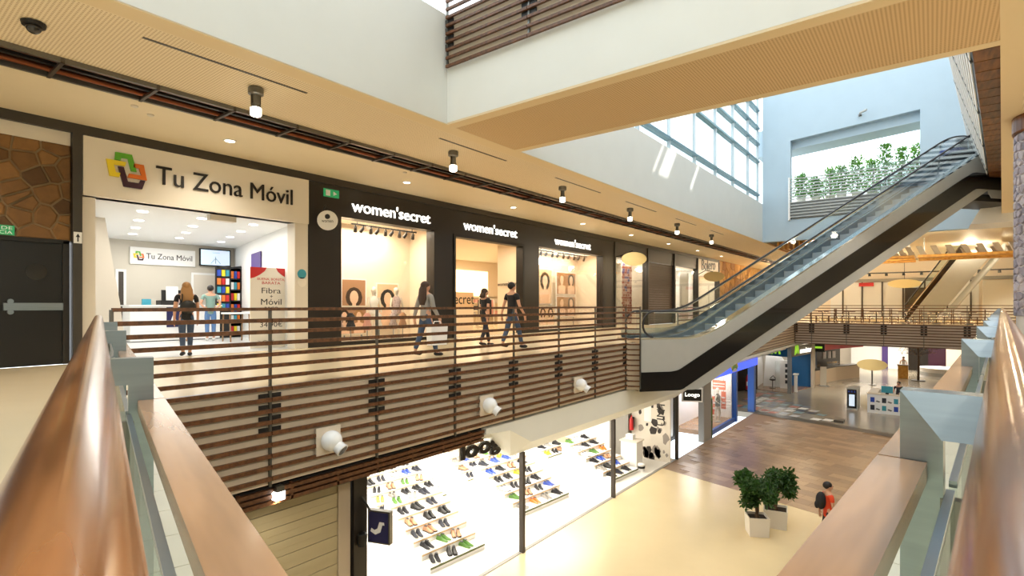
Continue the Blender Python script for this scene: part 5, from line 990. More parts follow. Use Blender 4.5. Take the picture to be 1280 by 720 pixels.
# food stand with red canopy
fd = thing('food_stand', 'food counter under a red canopy beyond the blue store', 'kiosk', (-6.6, 51, ZL)); F0 = Vector((-7.1, 47.0, ZL)); F1 = Vector((-6.2, 51.0, ZL)); F2 = Vector((-4.9, 54.5, ZL)); mat('counter_tan', c(206, 184, 156), .5)
for a, b in ((F0, F1), (F1, F2)):
    d_ = b - a; n_ = Vector((d_.y, -d_.x, 0)).normalized(); MB().obox(a, d_, -n_ * .5, (0, 0, 1.1)).build('counter', 'counter_tan', fd); MB().obox(a + Vector((0, 0, 1.1)), d_, -n_ * .55, (0, 0, .05)).build('worktop', 'dark_brown', fd); MB().obox(a + n_ * .3 + Vector((0, 0, 2.65)), d_, -n_ * .6, (0, 0, .62)).build('canopy', 'red', fd); MB().obox(a - n_ * 1.6, d_, -n_ * .1, (0, 0, 2.7)).build('back_wall', 'black_fascia' if a is F1 else 'shop_wall', fd); MB().obox(a - n_ * .45 + Vector((0, 0, 1.15)), d_ * .5, -n_ * .3, (0, 0, .3)).build('glass_case', 'glass', fd)
    for k in range(3): MB().obox(a + d_ * (.25 + .2 * k) - n_ * 1.58 + Vector((0, 0, 1.6)), d_ * .13, n_ * .02, (0, 0, .6)).build('menu_board', 'white', fd)
t = thing('hanging_sign', 'small dark sign with a green wave by the food stand', 'sign', (-6.9, 46.5, -2.5)); B(-7.3, -6.4, 46.4, 46.55, -2.35, -1.75).build('box', 'black', t); B(-7.15, -6.55, 46.38, 46.4, -2.1, -1.95).build('mark', 'movi_green', t); MB().tube([(-6.85, 46.47, -1.75), (-6.85, 46.47, -1.5)], .03, 6).build('hanger', 'black', t)
t = thing('standing_panel', 'pale upright panel leaning by the food counter', 'panel', (-6.6, 47.2, ZL)); MB().obox((-6.75, 46.9, ZL), (.4, .1, 0), (-.05, .25, 0), (0, 0, 1.45)).build('panel', 'off_white', t); B(-6.85, -6.2, 46.85, 47.3, ZL, ZL + .03).build('foot', 'steel', t)
# direction sign, kiosk, totem
t = thing('direction_sign', 'oval tan directory sign above the ground floor kiosk', 'sign', (-3.7, 50, -4)); oval(t, (-3.68, 50, -3.45), 1.0, .44, (.1, -1, 0), 'sign_tan'); MB().lathe([(.3, 0), (.3, .03), (.05, .06), (.05, 1.2)], (-3.68, 50.05, ZL), 12).build('post', 'steel_dark', t)
for k in range(3): B(-4.5, -4.36, 49.93, 49.95, -3.3 - k * .2, -3.18 - k * .2).build('pictogram', 'dark_brown', t); text(['Restaurantes', 'Planta primera', 'Cines'][k], 'lettering', t, (-3.95, 49.95, -3.3 - k * .2), (1, .1, 0), Zv, [.7, .85, .4][k], .11, 'dark_brown', .004)
kk = thing('phone_kiosk', 'white island kiosk with phone pictures on its counter', 'kiosk', (-1.5, 38.2, ZL)); kf = 36.95
B(-2.95, 1.2, kf, kf + .5, ZL, ZL + 1.06).build('front_counter', 'white_gloss', kk); B(-2.95, -2.5, kf + .5, kf + 3, ZL, ZL + 1.06).build('side_counter', 'white', kk); B(-2.5, 1.2, kf + 2.6, kf + 3, ZL, ZL + 1.06).build('back_counter', 'white', kk); B(-2.98, 1.22, kf - .02, kf + .5, ZL + 1.06, ZL + 1.1).build('worktop', 'off_white', kk)
for k in range(6):
    x = -2.8 + k * .55
    for z in (.18, .62): a = B(x, x + .2, kf - .008, kf, ZL + z, ZL + z + .28).build('picture', ['blue', 'cloth_dark', 'teal'][(k + int(z * 10)) % 3], kk); MB().prism([(x + .25, kf - .002, ZL + z + .05), (x + .42, kf - .002, ZL + z), (x + .48, kf - .002, ZL + z + .06), (x + .3, kf - .002, ZL + z + .12)], (0, -.006, 0)).build('picture', 'steel_dark', kk)
lamp('AREA', (-1.2, kf - .9, -1.8), 22, (1, 1, 1), 1.2, sy=.8) if False else None
t = thing('monitor', 'teal backed monitor on the kiosk counter', 'monitor', (-2.1, kf + .3, ZL + 1.1)); B(-2.3, -1.75, kf + .25, kf + .3, ZL + 1.18, ZL + 1.55).build('panel', 'teal', t); B(-2.1, -1.95, kf + .22, kf + .4, ZL + 1.1, ZL + 1.18).build('foot', 'black', t)
t = thing('green_plant', 'low leafy plant on the kiosk counter', 'plant', (-1.0, kf + .3, ZL + 1.1)); rnd = random.Random(4); mb = MB()
for k in range(60):
    p = Vector((-.95 + rnd.uniform(-.5, .5), kf + .3 + rnd.uniform(-.15, .15), ZL + 1.22 + rnd.uniform(0, .22))); d_ = Vector((rnd.uniform(-1, 1), rnd.uniform(-1, 1), rnd.uniform(-.2, 1))).normalized() * .12; s2 = d_.cross(Vector((0, 0, 1))).normalized() * .04; mb.add([p, p + d_ * .5 + s2, p + d_, p + d_ * .5 - s2], [(0, 1, 2, 3)])
tag(mb.build('foliage', 'leaf2', t), kind='stuff'); B(-1.45, -.45, kf + .15, kf + .45, ZL + 1.1, ZL + 1.24).build('trough', 'white', t)
t = thing('info_totem', 'grey touch-screen totem beside the kiosk', 'totem', (-3.7, 37.6, ZL)); B(-4.0, -3.45, 37.3, 38.7, ZL, ZL + 1.25).build('body', 'cladding', t); B(-3.97, -3.5, 37.285, 37.3, ZL + .1, ZL + 1.2).build('front', 'black_gloss', t); B(-3.88, -3.6, 37.28, 37.286, ZL + .22, ZL + .9).build('screen', 'screen', t)
for k in range(3): B(-3.92 + k * .14, -3.84 + k * .14, 37.28, 37.286, ZL + 1.02, ZL + 1.12).build('button', 'blue', t)
# far ground floor shops
for i, (x, w, m_) in enumerate(((-6.5, 2.6, 'white'), (-3.9, .5, 'purple'), (-3.4, 1.6, 'white'), (-1.8, 1.5, 'black_fascia'), (-.3, 1.3, 'plum'), (1.0, 4, 'shop_warm'))):
    o = B(x, x + w, 64.2 - .2 * i, 64.6 - .2 * i, ZL, -1.5).build('wall_far_shop_%d' % (i + 1), m_); tag(o, kind='structure')
for i in range(3): lamp('AREA', (-5 + i * 3.5, 60, -1.6), 260, (1, .9, .76), 3, sy=3)
t = thing('bare_tree', 'thin brown tree in the far ground floor court', 'tree', (-.9, 55, ZL)); rnd = random.Random(21); MB().tube([(-.9, 55, ZL), (-.87, 55, ZL + 1.6), (-.92, 55, ZL + 3.3)], [.09, .07, .04], 8).build('trunk', 'bark', t); mb = MB()
for k in range(26):
    z = ZL + 1.9 + rnd.uniform(0, 1.5); a = rnd.uniform(0, 6.28); L = rnd.uniform(.5, 1.3); p = Vector((-.9, 55, z)); q = p + Vector((math.cos(a) * L, math.sin(a) * L, rnd.uniform(.1, .5))); mb.tube([p, q], [.02, .008], 5)
mb.build('branches', 'bark', t); mb = MB()
for k in range(420):
    a = rnd.uniform(0, 6.28); L = 1.35 * math.sqrt(rnd.random()); p = Vector((-.9 + math.cos(a) * L, 55 + math.sin(a) * L, ZL + 2.2 + rnd.uniform(0, 1.35))); d_ = Vector((rnd.uniform(-1, 1), rnd.uniform(-1, 1), rnd.uniform(-1, 1))).normalized() * .12; s2 = d_.cross(Vector((.3, .2, 1))).normalized() * .035; mb.add([p, p + d_ * .5 + s2, p + d_, p + d_ * .5 - s2], [(0, 1, 2, 3)])
mat('leaf_brown', c(120, 92, 56), .7); tag(mb.build('foliage', 'leaf_brown', t), kind='stuff'); B(-1.35, -.45, 54.6, 55.4, ZL, ZL + .06).build('grate', 'dark_brown', t)
t = thing('yellow_counter', 'narrow yellow counter in the far court', 'counter', (-2, 56.2, ZL)); B(-2.3, -1.6, 55.9, 56.4, ZL, ZL + 1.1).build('body', 'gold_wood', t); B(-2.35, -1.55, 55.85, 56.45, ZL + 1.1, ZL + 1.15).build('top', 'dark_brown', t)
t = thing('white_bench', 'pale rounded counter behind the bare tree', 'counter', (0, 58, ZL)); MB().lathe([(1.5, 0), (1.5, .8), (1.55, .85), (1.4, .85)], (0.6, 58.5, ZL), 24).build('ring', 'white', t, True); MB().lathe([(1.51, .2), (1.51, .5)], (0.6, 58.5, ZL), 24).build('band', 'cladding', t, True)

# ------------------------------------------------------------------ upper level beyond the end wall
mat('baffle_grey', c(170, 158, 140), .6)
def pergola(lab, x0, x1, y0, y1, z, n, nb=2):
    t = thing('ceiling_pergola', lab, 'pergola', ((x0 + x1) / 2, (y0 + y1) / 2, z))
    for k in range(nb): y = y0 + (y1 - y0) * k / (nb - 1); B(x0, x1, y - .3, y + .3, z + .1, z + .26).build('beam', 'gold_wood', t)
    for k in range(n): x = x0 + .2 + (x1 - x0 - .4) * k / (n - 1); MB().prism([(x - .3, y0 - .3, z + .80), (x - .02, y0 - .3, z + .80), (x + .22, y0 - .3, z + .28), (x - .06, y0 - .3, z + .28)], (0, .5, 0)).build('slat', 'baffle_grey', t); MB().prism([(x - .2, y1 - .3, z + .80), (x + .08, y1 - .3, z + .80), (x + .3, y1 - .3, z + .28), (x + .02, y1 - .3, z + .28)], (0, .5, 0)).build('slat', 'baffle_grey', t)
    for x in (x0 + .3, x1 - .3):
        for k in range(nb): y = y0 + (y1 - y0) * k / (nb - 1); MB().tube([(x, y, z + .26), (x, y, 5.3)], .015, 5).build('cable', 'steel', t)
pergola('golden beam pergola with grey slats hanging right of the escalator', -.7, 4.6, 41.6, 44.4, 4.0, 8, 2)
pergola('smaller golden slat pergola hanging behind the escalator', -3.6, -.9, 43, 47, 4.1, 6, 3)
t = thing('ceiling_fins', 'row of golden wooden fins under the far ceiling left of the escalator', 'ceiling fins', (-5.6, 37, 4.4))
for k in range(14): B(-7.3 + k * .28, -7.2 + k * .28, 35.0, 41.0, 4.5, 5.1).build('fin', 'gold_wood', t)
for y in (35.2, 40.8): B(-7.4, -3.4, y - .05, y + .05, 5.1, 5.3).build('carrier', 'dark_brown', t)
t = thing('ceiling_pergola', 'low golden slat pergola far left behind the escalator', 'pergola', (-9, 50, 3.6))
for k in range(8): B(-11.2 + k * .6, -11.0 + k * .6, 47.5, 52, 3.9, 4.0).build('slat', 'gold_wood', t)
for y in (48, 51.5): B(-11.4, -6.4, y - .06, y + .06, 3.66, 3.9).build('beam', 'gold_wood', t)
for x in (-11, -7): MB().tube([(x, 49.5, 4.0), (x, 49.5, CZ)], .02, 5).build('cable', 'steel', t)
for i, (x, y) in enumerate(((-5.5, 36.5), (-1, 37), (3, 37.5), (-3, 43), (2, 47), (-3, 52), (3, 54), (-9.5, 50), (-9, 55))): lamp('POINT', (x, y, 4.9 if x > -7 else 4.2), 400, (1, .84, .58), .25)
# second escalator far behind the footbridge
e2 = thing('escalator', 'distant escalator rising to the right behind the far footbridge', 'escalator', (0, 50, 0))
a = Vector((-1.6, 51, 0)); b = Vector((1.6, 48, 4.9)); wv = Vector((2.2, .5, 0))
MB().obox(a + Vector((0, 0, -.1)), b - a, wv * .72, (0, 0, -.12)).build('soffit', 'cladding', e2)
MB().obox(a + Vector((0, 0, -.12)), b - a, Vector((.12, -.05, 0)), (0, 0, .55)).build('side_band', 'black_gloss', e2); MB().obox(a + Vector((-.05, .02, .45)), b - a, Vector((.16, -.05, 0)), (0, 0, .06)).build('deck_profile', 'chrome', e2)
MB().tube([a + Vector((-.05, .05, 1.15)), b + Vector((-.05, .05, 1.15))], .05, 8).build('handrail', 'rubber', e2); MB().obox(a + Vector((-.05, .03, .5)), b - a, Vector((.02, -.01, 0)), (0, 0, .62)).build('glass_balustrade', 'glass_rail', e2)
MB().obox(a + wv + Vector((0, 0, -.12)), b - a, Vector((.1, 0, 0)), (0, 0, .6)).build('side_band', 'cladding', e2)
# shops facing from the far gallery
t = thing('far_shop', 'pale far gallery shop front with red label and slim dark frames', 'shop front', (-1.5, 61.8, 0)); B(-8, 3.2, 61.8, 61.95, 0, 3.4).build('panel', 'white', t); B(-8, 6, 61.6, 61.9, 3.4, 3.7).build('lintel', 'panel_grey', t)
for k in range(7): B(-7 + k * 1.6, -6.88 + k * 1.6, 61.7, 61.8, 0, 3.4).build('frame', 'dark_brown', t)
B(-5.6, -4.4, 61.55, 61.6, 3.0, 3.35).build('label', 'red', t); B(-2.0, -.4, 61.6, 61.7, 0, 2.8).build('doorway', 'dark_brown', t)
t = thing('hanging_sign', 'oval tan sign above the far gallery shop', 'sign', (-1.6, 58, 3)); oval(t, (-1.9, 57.5, 3.05), 1.2, .38, (.1, -1, 0), 'sign_tan'); MB().tube([(-1.9, 57.55, 3.4), (-1.9, 57.55, 5.3)], .02, 5).build('hanger', 'dark_brown', t)
struct('wall_far_white', B(2.9, 6.2, 52, 52.2, 0, 3.0), 'white'); struct('wall_far_warm', B(6.3, 13, 55, 55.2, 0, 4), 'shop_warm')
t = thing('display_shelf', 'golden display shelves at the far right of the gallery', 'shelf', (6, 50, 0)); B(4.1, 6.2, 45.9, 45.98, 0, 2.3).build('back', 'gold_wood', t)
for k in range(4): B(4.1, 6.2, 45.5, 45.9, .5 + k * .5, .54 + k * .5).build('shelf', 'gold_wood', t)
t = thing('track_light_bar', 'dark track of small spotlights on the far ceiling', 'lamp', (-2, 56, 3.9)); B(-6, 6, 55.9, 56.0, 3.9, 4.0).build('track', 'black', t)
for k in range(10): MB().lathe([(.09, 0), (.11, -.2), (.08, -.2)], (-5.5 + k * 1.2, 55.95, 3.9), 8).build('head', 'black', t)
for x in (-5.5, 5.5): MB().tube([(x, 55.95, 4.0), (x, 55.95, 5.29)], .02, 5).build('rod', 'black', t)
t = thing('wall_speaker', 'black loudspeaker on the stone pillar side', 'speaker', (2.9, 30, 2.6)); MB().prism([(2.75, 30, 2.7), (3.0, 30, 2.55), (3.05, 30, 3.2), (2.72, 30, 3.3)], (.0, .3, 0)).build('box', 'black', t); MB().tube([(2.9, 30.15, 3.2), (2.95, 30.15, CZ)], .02, 6).build('rod', 'steel', t)
# cafe furniture on the footbridge
for i in range(6):
    x = -6.0 + i * 1.55; lab = ['first', 'second', 'third', 'fourth', 'fifth', 'last'][i]
    t = thing('cafe_table', 'small brown cafe table, %s from the left on the far footbridge' % lab, 'table', (x, 42.6, 0), 'cafe tables on the footbridge'); MB().lathe([(.38, .72), (.4, .74), (.38, .76)], (x, 42.6, 0), 16).build('top', 'slat_wood', t); MB().lathe([(.22, 0), (.22, .03), (.03, .05), (.03, .72)], (x, 42.6, 0), 10).build('pedestal', 'black', t)
    for s_ in (-1, 1):
        cx_ = x + s_ * .55; u = thing('cafe_chair', 'brown slatted cafe chair %s the %s footbridge table' % ('left of' if s_ < 0 else 'right of', lab), 'chair', (cx_, 42.6, 0), 'cafe chairs on the footbridge'); B(cx_ - .2, cx_ + .2, 42.4, 42.8, .42, .46).build('seat', 'slat_wood', u)
        for dx in (-.17, .17):
            for dy in (-.17, .17): B(cx_ + dx - .02, cx_ + dx + .02, 42.6 + dy - .02, 42.6 + dy + .02, 0, .42).build('leg', 'slat_wood', u)
        xb_ = cx_ + s_ * .18
        for k in range(3): B(xb_ - .015, xb_ + .015, 42.42, 42.78, .52 + k * .14, .60 + k * .14).build('back_slat', 'slat_wood', u)
        for dy in (-.17, .17): B(xb_ - .02, xb_ + .02, 42.6 + dy - .02, 42.6 + dy + .02, .46, .92).build('back_post', 'slat_wood', u)
sl_ = MB(); rnd = random.Random(2)
for k in range(260): sl_.ball((rnd.uniform(-6.2, 3.5), 41.12 + rnd.uniform(0, .1), rnd.uniform(.02, .75)), .02, n=5, m=3)
tag(sl_.build('fairy_lights', 'glow_warm'), 'string of tiny warm lights behind the footbridge slats', 'lights', kind='stuff')

# ------------------------------------------------------------------ stone pillar on the right
cx0, cy0, cr = 1.93, 14.15, .66
pl = struct('wall_pillar_right', MB().lathe([(cr, 0), (cr, CZ - .01)], (cx0, cy0, 0), 36), 'mortar_grey'); rnd = random.Random(9)
def cyl(u, v, n): a = u / cr; return (cx0 + math.cos(a) * (cr + n), cy0 + math.sin(a) * (cr + n), v)
a0 = math.radians(155) * cr; a1 = math.radians(330) * cr
for poly in cells(a0, a1, .95, CZ - .35, 13, 22, .33, .03, rnd): stone(poly, cyl, .035, .2).build('stone', 'granite%d' % rnd.randrange(3), pl)
struct('trim_23', MB().lathe([(cr + .04, CZ - .33), (cr + .06, CZ - .3), (cr + .06, CZ - .012)], (cx0, cy0, 0), 36), 'plank_wood')

# ------------------------------------------------------------------ plants
def leaves(mb, p, L, wd, rnd, up=.2):
    d_ = Vector((rnd.uniform(-1, 1), rnd.uniform(-1, 1), rnd.uniform(-1, 1) + up)).normalized(); s2 = d_.cross(Vector((rnd.uniform(-1, 1), rnd.uniform(-1, 1), 1))).normalized() * wd; n_ = s2.cross(d_) * .25
    mb.add([p, p + d_ * L * .45 + s2 + n_, p + d_ * L, p + d_ * L * .45 - s2 + n_], [(0, 1, 2), (0, 2, 3)])
def potted(lab, x, y, rz, pot, th, cw, ch, seed, n=900):
    rnd = random.Random(seed); t = thing('potted_tree', lab, 'potted plant', (x, y, ZL)); h_ = pot / 2; cs, sn = math.cos(rz), math.sin(rz)
    q = lambda a, b, z: Vector((x + a * cs - b * sn, y + a * sn + b * cs, ZL + z))
    vs = []; hh = .5
    for s_, z in ((.92, 0), (1, hh), (.9, hh), (.9, hh - .06)): vs += [q(-h_ * s_, -h_ * s_, z), q(h_ * s_, -h_ * s_, z), q(h_ * s_, h_ * s_, z), q(-h_ * s_, h_ * s_, z)]
    fs = [(3, 2, 1, 0)] + [(4 * i + k, 4 * i + (k + 1) % 4, 4 * i + 4 + (k + 1) % 4, 4 * i + 4 + k) for i in range(3) for k in range(4)]
    MB().add(vs, fs).build('pot', 'off_white', t); MB().add([q(-h_ * .9, -h_ * .9, hh - .06), q(h_ * .9, -h_ * .9, hh - .06), q(h_ * .9, h_ * .9, hh - .06), q(-h_ * .9, h_ * .9, hh - .06)], [(0, 1, 2, 3)]).build('soil', 'soil', t)
    tr_ = MB()
    for k in range(3): a = k * 2.1; tr_.tube([q(.05 * math.cos(a), .05 * math.sin(a), hh - .08), q(.03 * math.cos(a + 2), .03 * math.sin(a + 2), th * .55), q(.1 * math.cos(a + 3), .1 * math.sin(a + 3), th)], [.03, .025, .012], 6)
    tr_.build('trunk', 'bark', t); mb = MB()
    blobs = [(rnd.uniform(-.5, .5) * cw, rnd.uniform(-.5, .5) * cw, th + rnd.uniform(-.45, .6) * ch, rnd.uniform(.22, .34) * cw) for _ in range(11)]
    for _ in range(n):
        bx_, by_, bz, br_ = rnd.choice(blobs); a = rnd.uniform(0, 6.28); cth = rnd.uniform(-1, 1); rr_ = br_ * rnd.uniform(.6, 1.1); sth = math.sqrt(1 - cth * cth)
        leaves(mb, q(bx_ + rr_ * sth * math.cos(a), by_ + rr_ * sth * math.sin(a), bz + rr_ * cth), .13, .035, rnd)
    tag(mb.build('foliage', 'leaf', t), kind='stuff')
potted('front potted ficus in a white square pot on the cream floor', -3.72, 15.45, .5, .52, 1.12, .74, .60, 1, 2200)
potted('rear potted ficus in a white square pot behind the front one', -3.45, 16.35, .2, .6, 1.12, .74, .60, 2, 2200)
for i in range(9):
    x = -5.9 + i * .66; y = 34.3 + (i % 3) * .5; t = thing('terrace_plant', 'leafy terrace shrub, %s from the left behind the slat parapet' % ['first', 'second', 'third', 'fourth', 'fifth', 'sixth', 'seventh', 'eighth', 'last'][i], 'plant', (x, y, 6.9), 'terrace shrubs'); rnd = random.Random(60 + i); hh = .9 + .17 * (i if i < 8 else 6) + (.0 if i % 2 else .35)
    MB().lathe([(.2, 0), (.26, .5), (.22, .5)], (x, y, 6.9), 12).build('pot', 'off_white', t, True); MB().tube([(x, y, 7.3), (x + .05, y, 6.9 + hh)], [.03, .015], 5).build('stem', 'bark', t); mb = MB()
    for _ in range(420): f = rnd.random(); a = rnd.uniform(0, 6.28); r = .42 * math.sqrt(rnd.random()) * (1.1 - .5 * f); leaves(mb, Vector((x + r * math.cos(a), y + r * math.sin(a), 7.35 + f * hh)), .2, .05, rnd)
    tag(mb.build('foliage', 'leaf2', t), kind='stuff')
for i in range(5):
    y = 20.5 + i * 2.6; x = -9.6; t = thing('roof_shrub', 'shrub outside the glazed wall, %s from the near end' % ['first', 'second', 'third', 'fourth', 'last'][i], 'plant', (x, y, 6.9), 'shrubs outside the glazing'); rnd = random.Random(80 + i); mb = MB()
    for _ in range(260): a = rnd.uniform(0, 6.28); r = .6 * math.sqrt(rnd.random()); leaves(mb, Vector((x + r * math.cos(a), y + 1.3 * r * math.sin(a), 7.2 + rnd.random() * .55)), .22, .06, rnd)
    tag(mb.build('foliage', 'leaf2', t), kind='stuff'); B(x - .4, x + .4, y - .7, y + .7, 6.9, 7.25).build('planter', 'panel_grey', t)

# ------------------------------------------------------------------ people
def skin(name, pts, edges, mats, parent, sub=1, root=0):
    me = bpy.data.meshes.new(name); me.from_pydata([p[0] for p in pts], edges, []); o = bpy.data.objects.new(name, me); COL.objects.link(o)
    m = o.modifiers.new('skin', 'SKIN'); m.use_smooth_shade = True; sv = me.skin_vertices[0].data if me.skin_vertices else None
    if sv is None:
        bpy.context.view_layer.objects.active = o; bm = bmesh.new(); bm.from_mesh(me); bm.verts.layers.skin.verify(); bm.to_mesh(me); bm.free(); sv = me.skin_vertices[0].data
    for i, p in enumerate(pts):
        r = p[1]; sv[i].radius = r if isinstance(r, tuple) else (r, r); sv[i].use_root = (i == root)
    s_ = o.modifiers.new('sub', 'SUBSURF'); s_.levels = sub; s_.render_levels = sub
    dg = bpy.context.evaluated_depsgraph_get(); nm = bpy.data.meshes.new_from_object(o.evaluated_get(dg)); bpy.data.objects.remove(o); bpy.data.meshes.remove(me); nm.name = name
    nm.materials.clear(); nm.materials.append(M[mats]); r = bpy.data.objects.new(name, nm); COL.objects.link(r); r.parent = parent; return r
def person(lab, x, y, z, facing, H, top, bottom, hair, hairlen, stride=.0, arms='down', sleeves='short', shoes='cloth_black', phase=1, bag=None):
    k = H / 1.72; t = thing('person', lab, 'person', (x, y, z), rz=math.pi - R(facing)); v = lambda a, b, c_: (a * k, b * k, c_ * k)
    s1, s2 = stride * phase, -stride * phase
    def leg(sx, st):   # knee and ankle, -y is forward
        return v(.085 * sx, 0, .92), v(.09 * sx, -st * .55 - (.05 if st < 0 else .02), .50), v(.09 * sx, -st, .09 + (.05 if st < -.1 else 0)), v(.10 * sx, -st - .15, .035 + (.03 if st < -.1 else 0))
    def arm(sx):
        if arms == 'back': return v(.185 * sx, 0, 1.41), v(.27 * sx, .06, 1.15), v(.12 * sx, .16, .98), v(.03 * sx, .17, .95)
        if arms == 'fwd': return v(.185 * sx, 0, 1.41), v(.24 * sx, -.03, 1.14), v(.19 * sx, -.24, 1.06), v(.16 * sx, -.31, 1.07)
        sw_ = stride * phase * -sx * .7; return v(.185 * sx, 0, 1.41), v(.235 * sx, -sw_ * .3 + .02, 1.13), v(.25 * sx, -sw_ - .03, .89), v(.25 * sx, -sw_ - .05, .81)
    P_ = [(v(0, 0, .97), (.145 * k, .105 * k)), (v(0, 0, 1.12), (.125 * k, .09 * k)), (v(0, .01, 1.30), (.150 * k, .10 * k)), (v(0, .01, 1.42), (.12 * k, .08 * k)), (v(0, 0, 1.50), .052 * k), (v(0, -.015, 1.56), (.07 * k, .085 * k)), (v(0, -.01, 1.63), (.080 * k, .10 * k)), (v(0, 0, 1.695), (.06 * k, .075 * k))]
    E_ = [(i, i + 1) for i in range(7)]
    def add(p, r, par): P_.append((p, r)); E_.append((par, len(P_) - 1)); return len(P_) - 1
    add(v(0, -.125, 1.60), .014 * k, 6)                              # nose
    for sx in (-1, 1): add(v(.088 * sx, .005, 1.605), .016 * k, 6)       # ears
    for sx, st in ((-1, s1), (1, s2)):
        a, b, c_, d_ = leg(sx, st); i = add(a, .088 * k, 0); i = add(b, .058 * k, i); i = add(c_, .038 * k, i); add(d_, .03 * k, i)
        a, b, c_, d_ = arm(sx); i = add(a, .055 * k, 3); i = add(b, .040 * k, i); i = add(c_, .027 * k, i); w_ = add(d_, (.036 * k, .02 * k), i)
        D = (Vector(d_) - Vector(c_)).normalized(); S = Vector((0, 1, 0)) if abs(D.y) < .7 else Vector((1, 0, 0)); S = (S - D * S.dot(D)).normalized()
        for f in range(4): q_ = Vector(d_) + D * (.055 + .012 * (1.5 - abs(f - 1.5))) * k + S * ((f - 1.5) * .021 * k); e = add(tuple(q_), .0085 * k, w_); add(tuple(q_ + D * .03 * k + Vector((-.012 * sx * k, 0, 0))), .007 * k, e)
        q_ = Vector(c_) + D * .03 * k - S * .045 * k; e = add(tuple(q_), .010 * k, i); add(tuple(q_ + D * .04 * k), .008 * k, e)
    skin('body', P_, E_, 'skin', t, 1)
    # clothes
    T = [(v(0, 0, .80), (.165 * k, .128 * k)), (v(0, 0, .90), (.162 * k, .124 * k)), (v(0, 0, 1.10), (.142 * k, .108 * k)), (v(0, .01, 1.28), (.165 * k, .118 * k)), (v(0, .01, 1.41), (.13 * k, .09 * k)), (v(0, 0, 1.475), (.07 * k, .06 * k))]; TE = [(0, 1), (1, 2), (2, 3), (3, 4), (4, 5)]
    for sx in (-1, 1):
        a, b, c_, d_ = arm(sx); n_ = len(T); T.append((a, .066 * k)); TE.append((4, n_)); f = 1 if sleeves == 'long' else .6; T.append((tuple(Vector(a).lerp(Vector(b), f)), .054 * k)); TE.append((n_, n_ + 1))
        if sleeves == 'long': T.append((tuple(Vector(b).lerp(Vector(c_), .9)), .04 * k)); TE.append((n_ + 1, n_ + 2))
    skin('shirt', T, TE, top, t, 1)
    L = [(v(0, 0, 1.22), (.11 * k, .08 * k)), (v(0, 0, .90), (.148 * k, .116 * k))]; LE = [(0, 1)]
    for sx, st in ((-1, s1), (1, s2)):
        a, b, c_, d_ = leg(sx, st); n_ = len(L); L += [(tuple(Vector(a) - Vector((0, 0, .08 * k))), .098 * k), (b, .070 * k), (tuple(Vector(c_) + Vector((0, 0, .03 * k))), .056 * k)]; LE += [(1, n_), (n_, n_ + 1), (n_ + 1, n_ + 2)]
        sh_ = MB().tube([Vector(c_) + Vector((0, .05 * k, -.03 * k)), Vector(c_) + Vector((0, 0, -.035 * k)), Vector(d_) + Vector((0, 0, .008 * k)), Vector(d_) + Vector((0, -.05 * k, 0))], [.03 * k, .052 * k, .046 * k, .02 * k], 10, sq=(1, .85)); local_part('shoe', sh_, shoes, t, True)
    skin('trousers', L, LE, bottom, t, 1)
    hb = MB().ball(v(0, .02, 1.645), .096 * k, .112 * k, .100 * k, 14, 9)
    if hairlen: hb.tube([v(0, .05, 1.66), v(0, .085, 1.55), v(0, .10, 1.55 - hairlen * .6), v(0, .105, 1.55 - hairlen)], [.08 * k, .11 * k, .12 * k, .07 * k], 12, sq=(.5, 1.1))
    local_part('hair', hb, hair, t, True)
    eb = MB()
    for sx in (-1, 1): eb.ball(v(.032 * sx, -.098, 1.625), .011 * k, n=6, m=5)
    eb.ball(v(0, -.100, 1.555), .018 * k, .008 * k, .006 * k, 8, 5); local_part('face_features', eb, 'hair_dark', t, True)
    return t
DK = 0.0
w1 = person('woman with long fair hair, black top and jeans walking into the phone shop', -13.15, 4.95, DK, -75, 1.66, 'cloth_black', 'denim', 'hair_blond', .32, .22, 'down', 'short', 'cloth_dark')
t = thing('shoulder_bag', 'black bag on the back of the fair-haired woman', 'bag', (-13.0, 4.90, 1.0)); MB().ball((-12.98, 4.92, 1.12), .10, .17, .15, 12, 8).build('pouch', 'black', t, True); MB().tube([(-12.99, 4.80, 1.22), (-13.05, 4.83, 1.40), (-13.15, 4.85, 1.46)], .012, 6).build('strap', 'black', t)
person('man in grey-green shirt with hands behind his back inside the phone shop', -18.6, 7.72, .0, -70, 1.80, 'cloth_teal', 'denim_light', 'hair_dark', 0, .03, 'back', 'short', 'cloth_white')
person('fair-haired person in flowery blouse at the phone shop counter', -18.75, 7.0, .0, -78, 1.60, 'cloth_floral', 'cloth_white', 'hair_blond', .14, .0, 'fwd', 'short', 'print_brown')
person('brown-haired woman with a pale cardigan walking past the first lingerie window', -8.98, 8.3, DK, 2, 1.68, 'cloth_grey', 'denim', 'hair_brown', .36, .24, 'down', 'long', 'cloth_black')
t = thing('shopping_bag', 'white shopping bag carried by the woman before the lingerie window', 'bag', (-8.65, 8.35, .42)); MB().prism([(-8.72, 8.1, .28), (-8.72, 8.55, .28), (-8.72, 8.58, .70), (-8.72, 8.07, .70)], (.16, 0, 0)).build('body', 'white', t); MB().tube([(-8.64, 8.2, .70), (-8.66, 8.26, .80), (-8.64, 8.42, .80), (-8.64, 8.46, .70)], .01, 5).build('handle', 'white', t)
person('person in dark top and grey trousers walking past the lingerie doorway', -9.95, 11.45, DK, 12, 1.62, 'cloth_black', 'cloth_dark', 'hair_brown', .1, .22, 'down', 'short', 'cloth_black', -1)
person('man in black shirt and jeans walking beside the slat parapet', -8.86, 11.3, DK, 8, 1.76, 'cloth_black', 'denim', 'hair_dark', 0, .26, 'down', 'short', 'cloth_black')
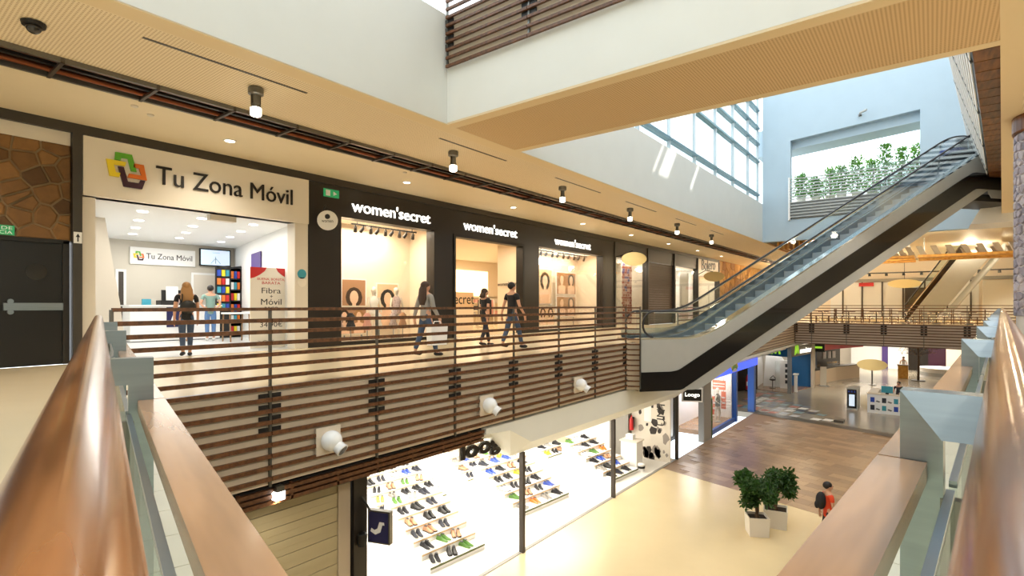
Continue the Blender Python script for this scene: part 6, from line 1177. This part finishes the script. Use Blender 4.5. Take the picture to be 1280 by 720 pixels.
person('person in black and orange crossing the brown ground floor', -2.07, 15.6, ZL, 60, 1.68, 'cloth_red', 'cloth_black', 'hair_dark', 0, .22, 'down', 'short', 'cloth_black')
t = thing('backpack', 'black backpack worn by the person in orange', 'bag', (-2.2, 15.53, ZL + 1.0)); MB().ball((-2.22, 15.51, ZL + 1.22), .12, .16, .22, 12, 8).build('pack', 'cloth_black', t, True); MB().ball((-2.30, 15.46, ZL + 1.12), .06, .1, .1, 10, 6).build('pocket', 'cloth_black', t, True)
person('kiosk clerk with dark hair behind the white counter', -1.55, 38.6, ZL, 200, 1.70, 'cloth_dark', 'cloth_dark', 'hair_dark', 0, 0, 'fwd', 'short')
person('person in white behind the narrow yellow counter', -1.95, 57.0, ZL, 190, 1.75, 'cloth_white', 'cloth_dark', 'hair_dark', 0, 0, 'fwd', 'short')
person('shopper in grey standing at the back left of the shoe shop', -12.0, 8.6, ZL, 20, 1.70, 'cloth_grey', 'cloth_floral', 'hair_brown', 0, .05, 'down', 'long')
# ------------------------------------------------------------------ downlights added to brighten the far ground floor
for i, (x, y, z, e_) in enumerate(((-5, 43.4, -1.3, 420), (-1, 43.4, -1.3, 420), (2.5, 43.4, -1.3, 300), (-4.2, 48.2, -1.35, 420), (-1, 50, -1.35, 300), (-4, 57, -1.35, 220), (1, 56, -1.35, 220))):
    t = thing('downlight', 'added round ceiling downlight %s' % ['under the left of the footbridge', 'under the middle of the footbridge', 'under the right of the footbridge', 'above the oval directory sign', 'above the path to the bare tree', 'before the far white shops', 'above the bare tree'][i], 'lamp', (x, y, z - .03), 'added ground floor downlights')
    MB().lathe([(.15, 0), (.15, -.015), (.11, -.02), (.11, -.005)], (x, y, z), 16).build('ring', 'white', t); MB().lathe([(.108, -.006), (.108, -.014)], (x, y, z), 16).build('lens', 'lamp_glow', t)
    lamp('SPOT', (x, y, z - .06), e_, (1, .88, .7), .1, R(150), (0, 0, 0), blend=1)
t = thing('wall_camera', 'small grey camera bracket on the end wall above the terrace opening', 'camera', (-2.9, EW - .1, 10.9)); B(-3.0, -2.85, EW - .05, EW, 10.9, 11.0).build('bracket', 'steel_dark', t); MB().tube([(-2.92, EW - .05, 10.95), (-2.92, EW - .35, 10.93)], .03, 6).build('arm', 'steel_dark', t); MB().tube([(-2.92, EW - .30, 10.98), (-2.6, EW - .45, 11.05)], .06, 8).build('body', 'cladding', t)
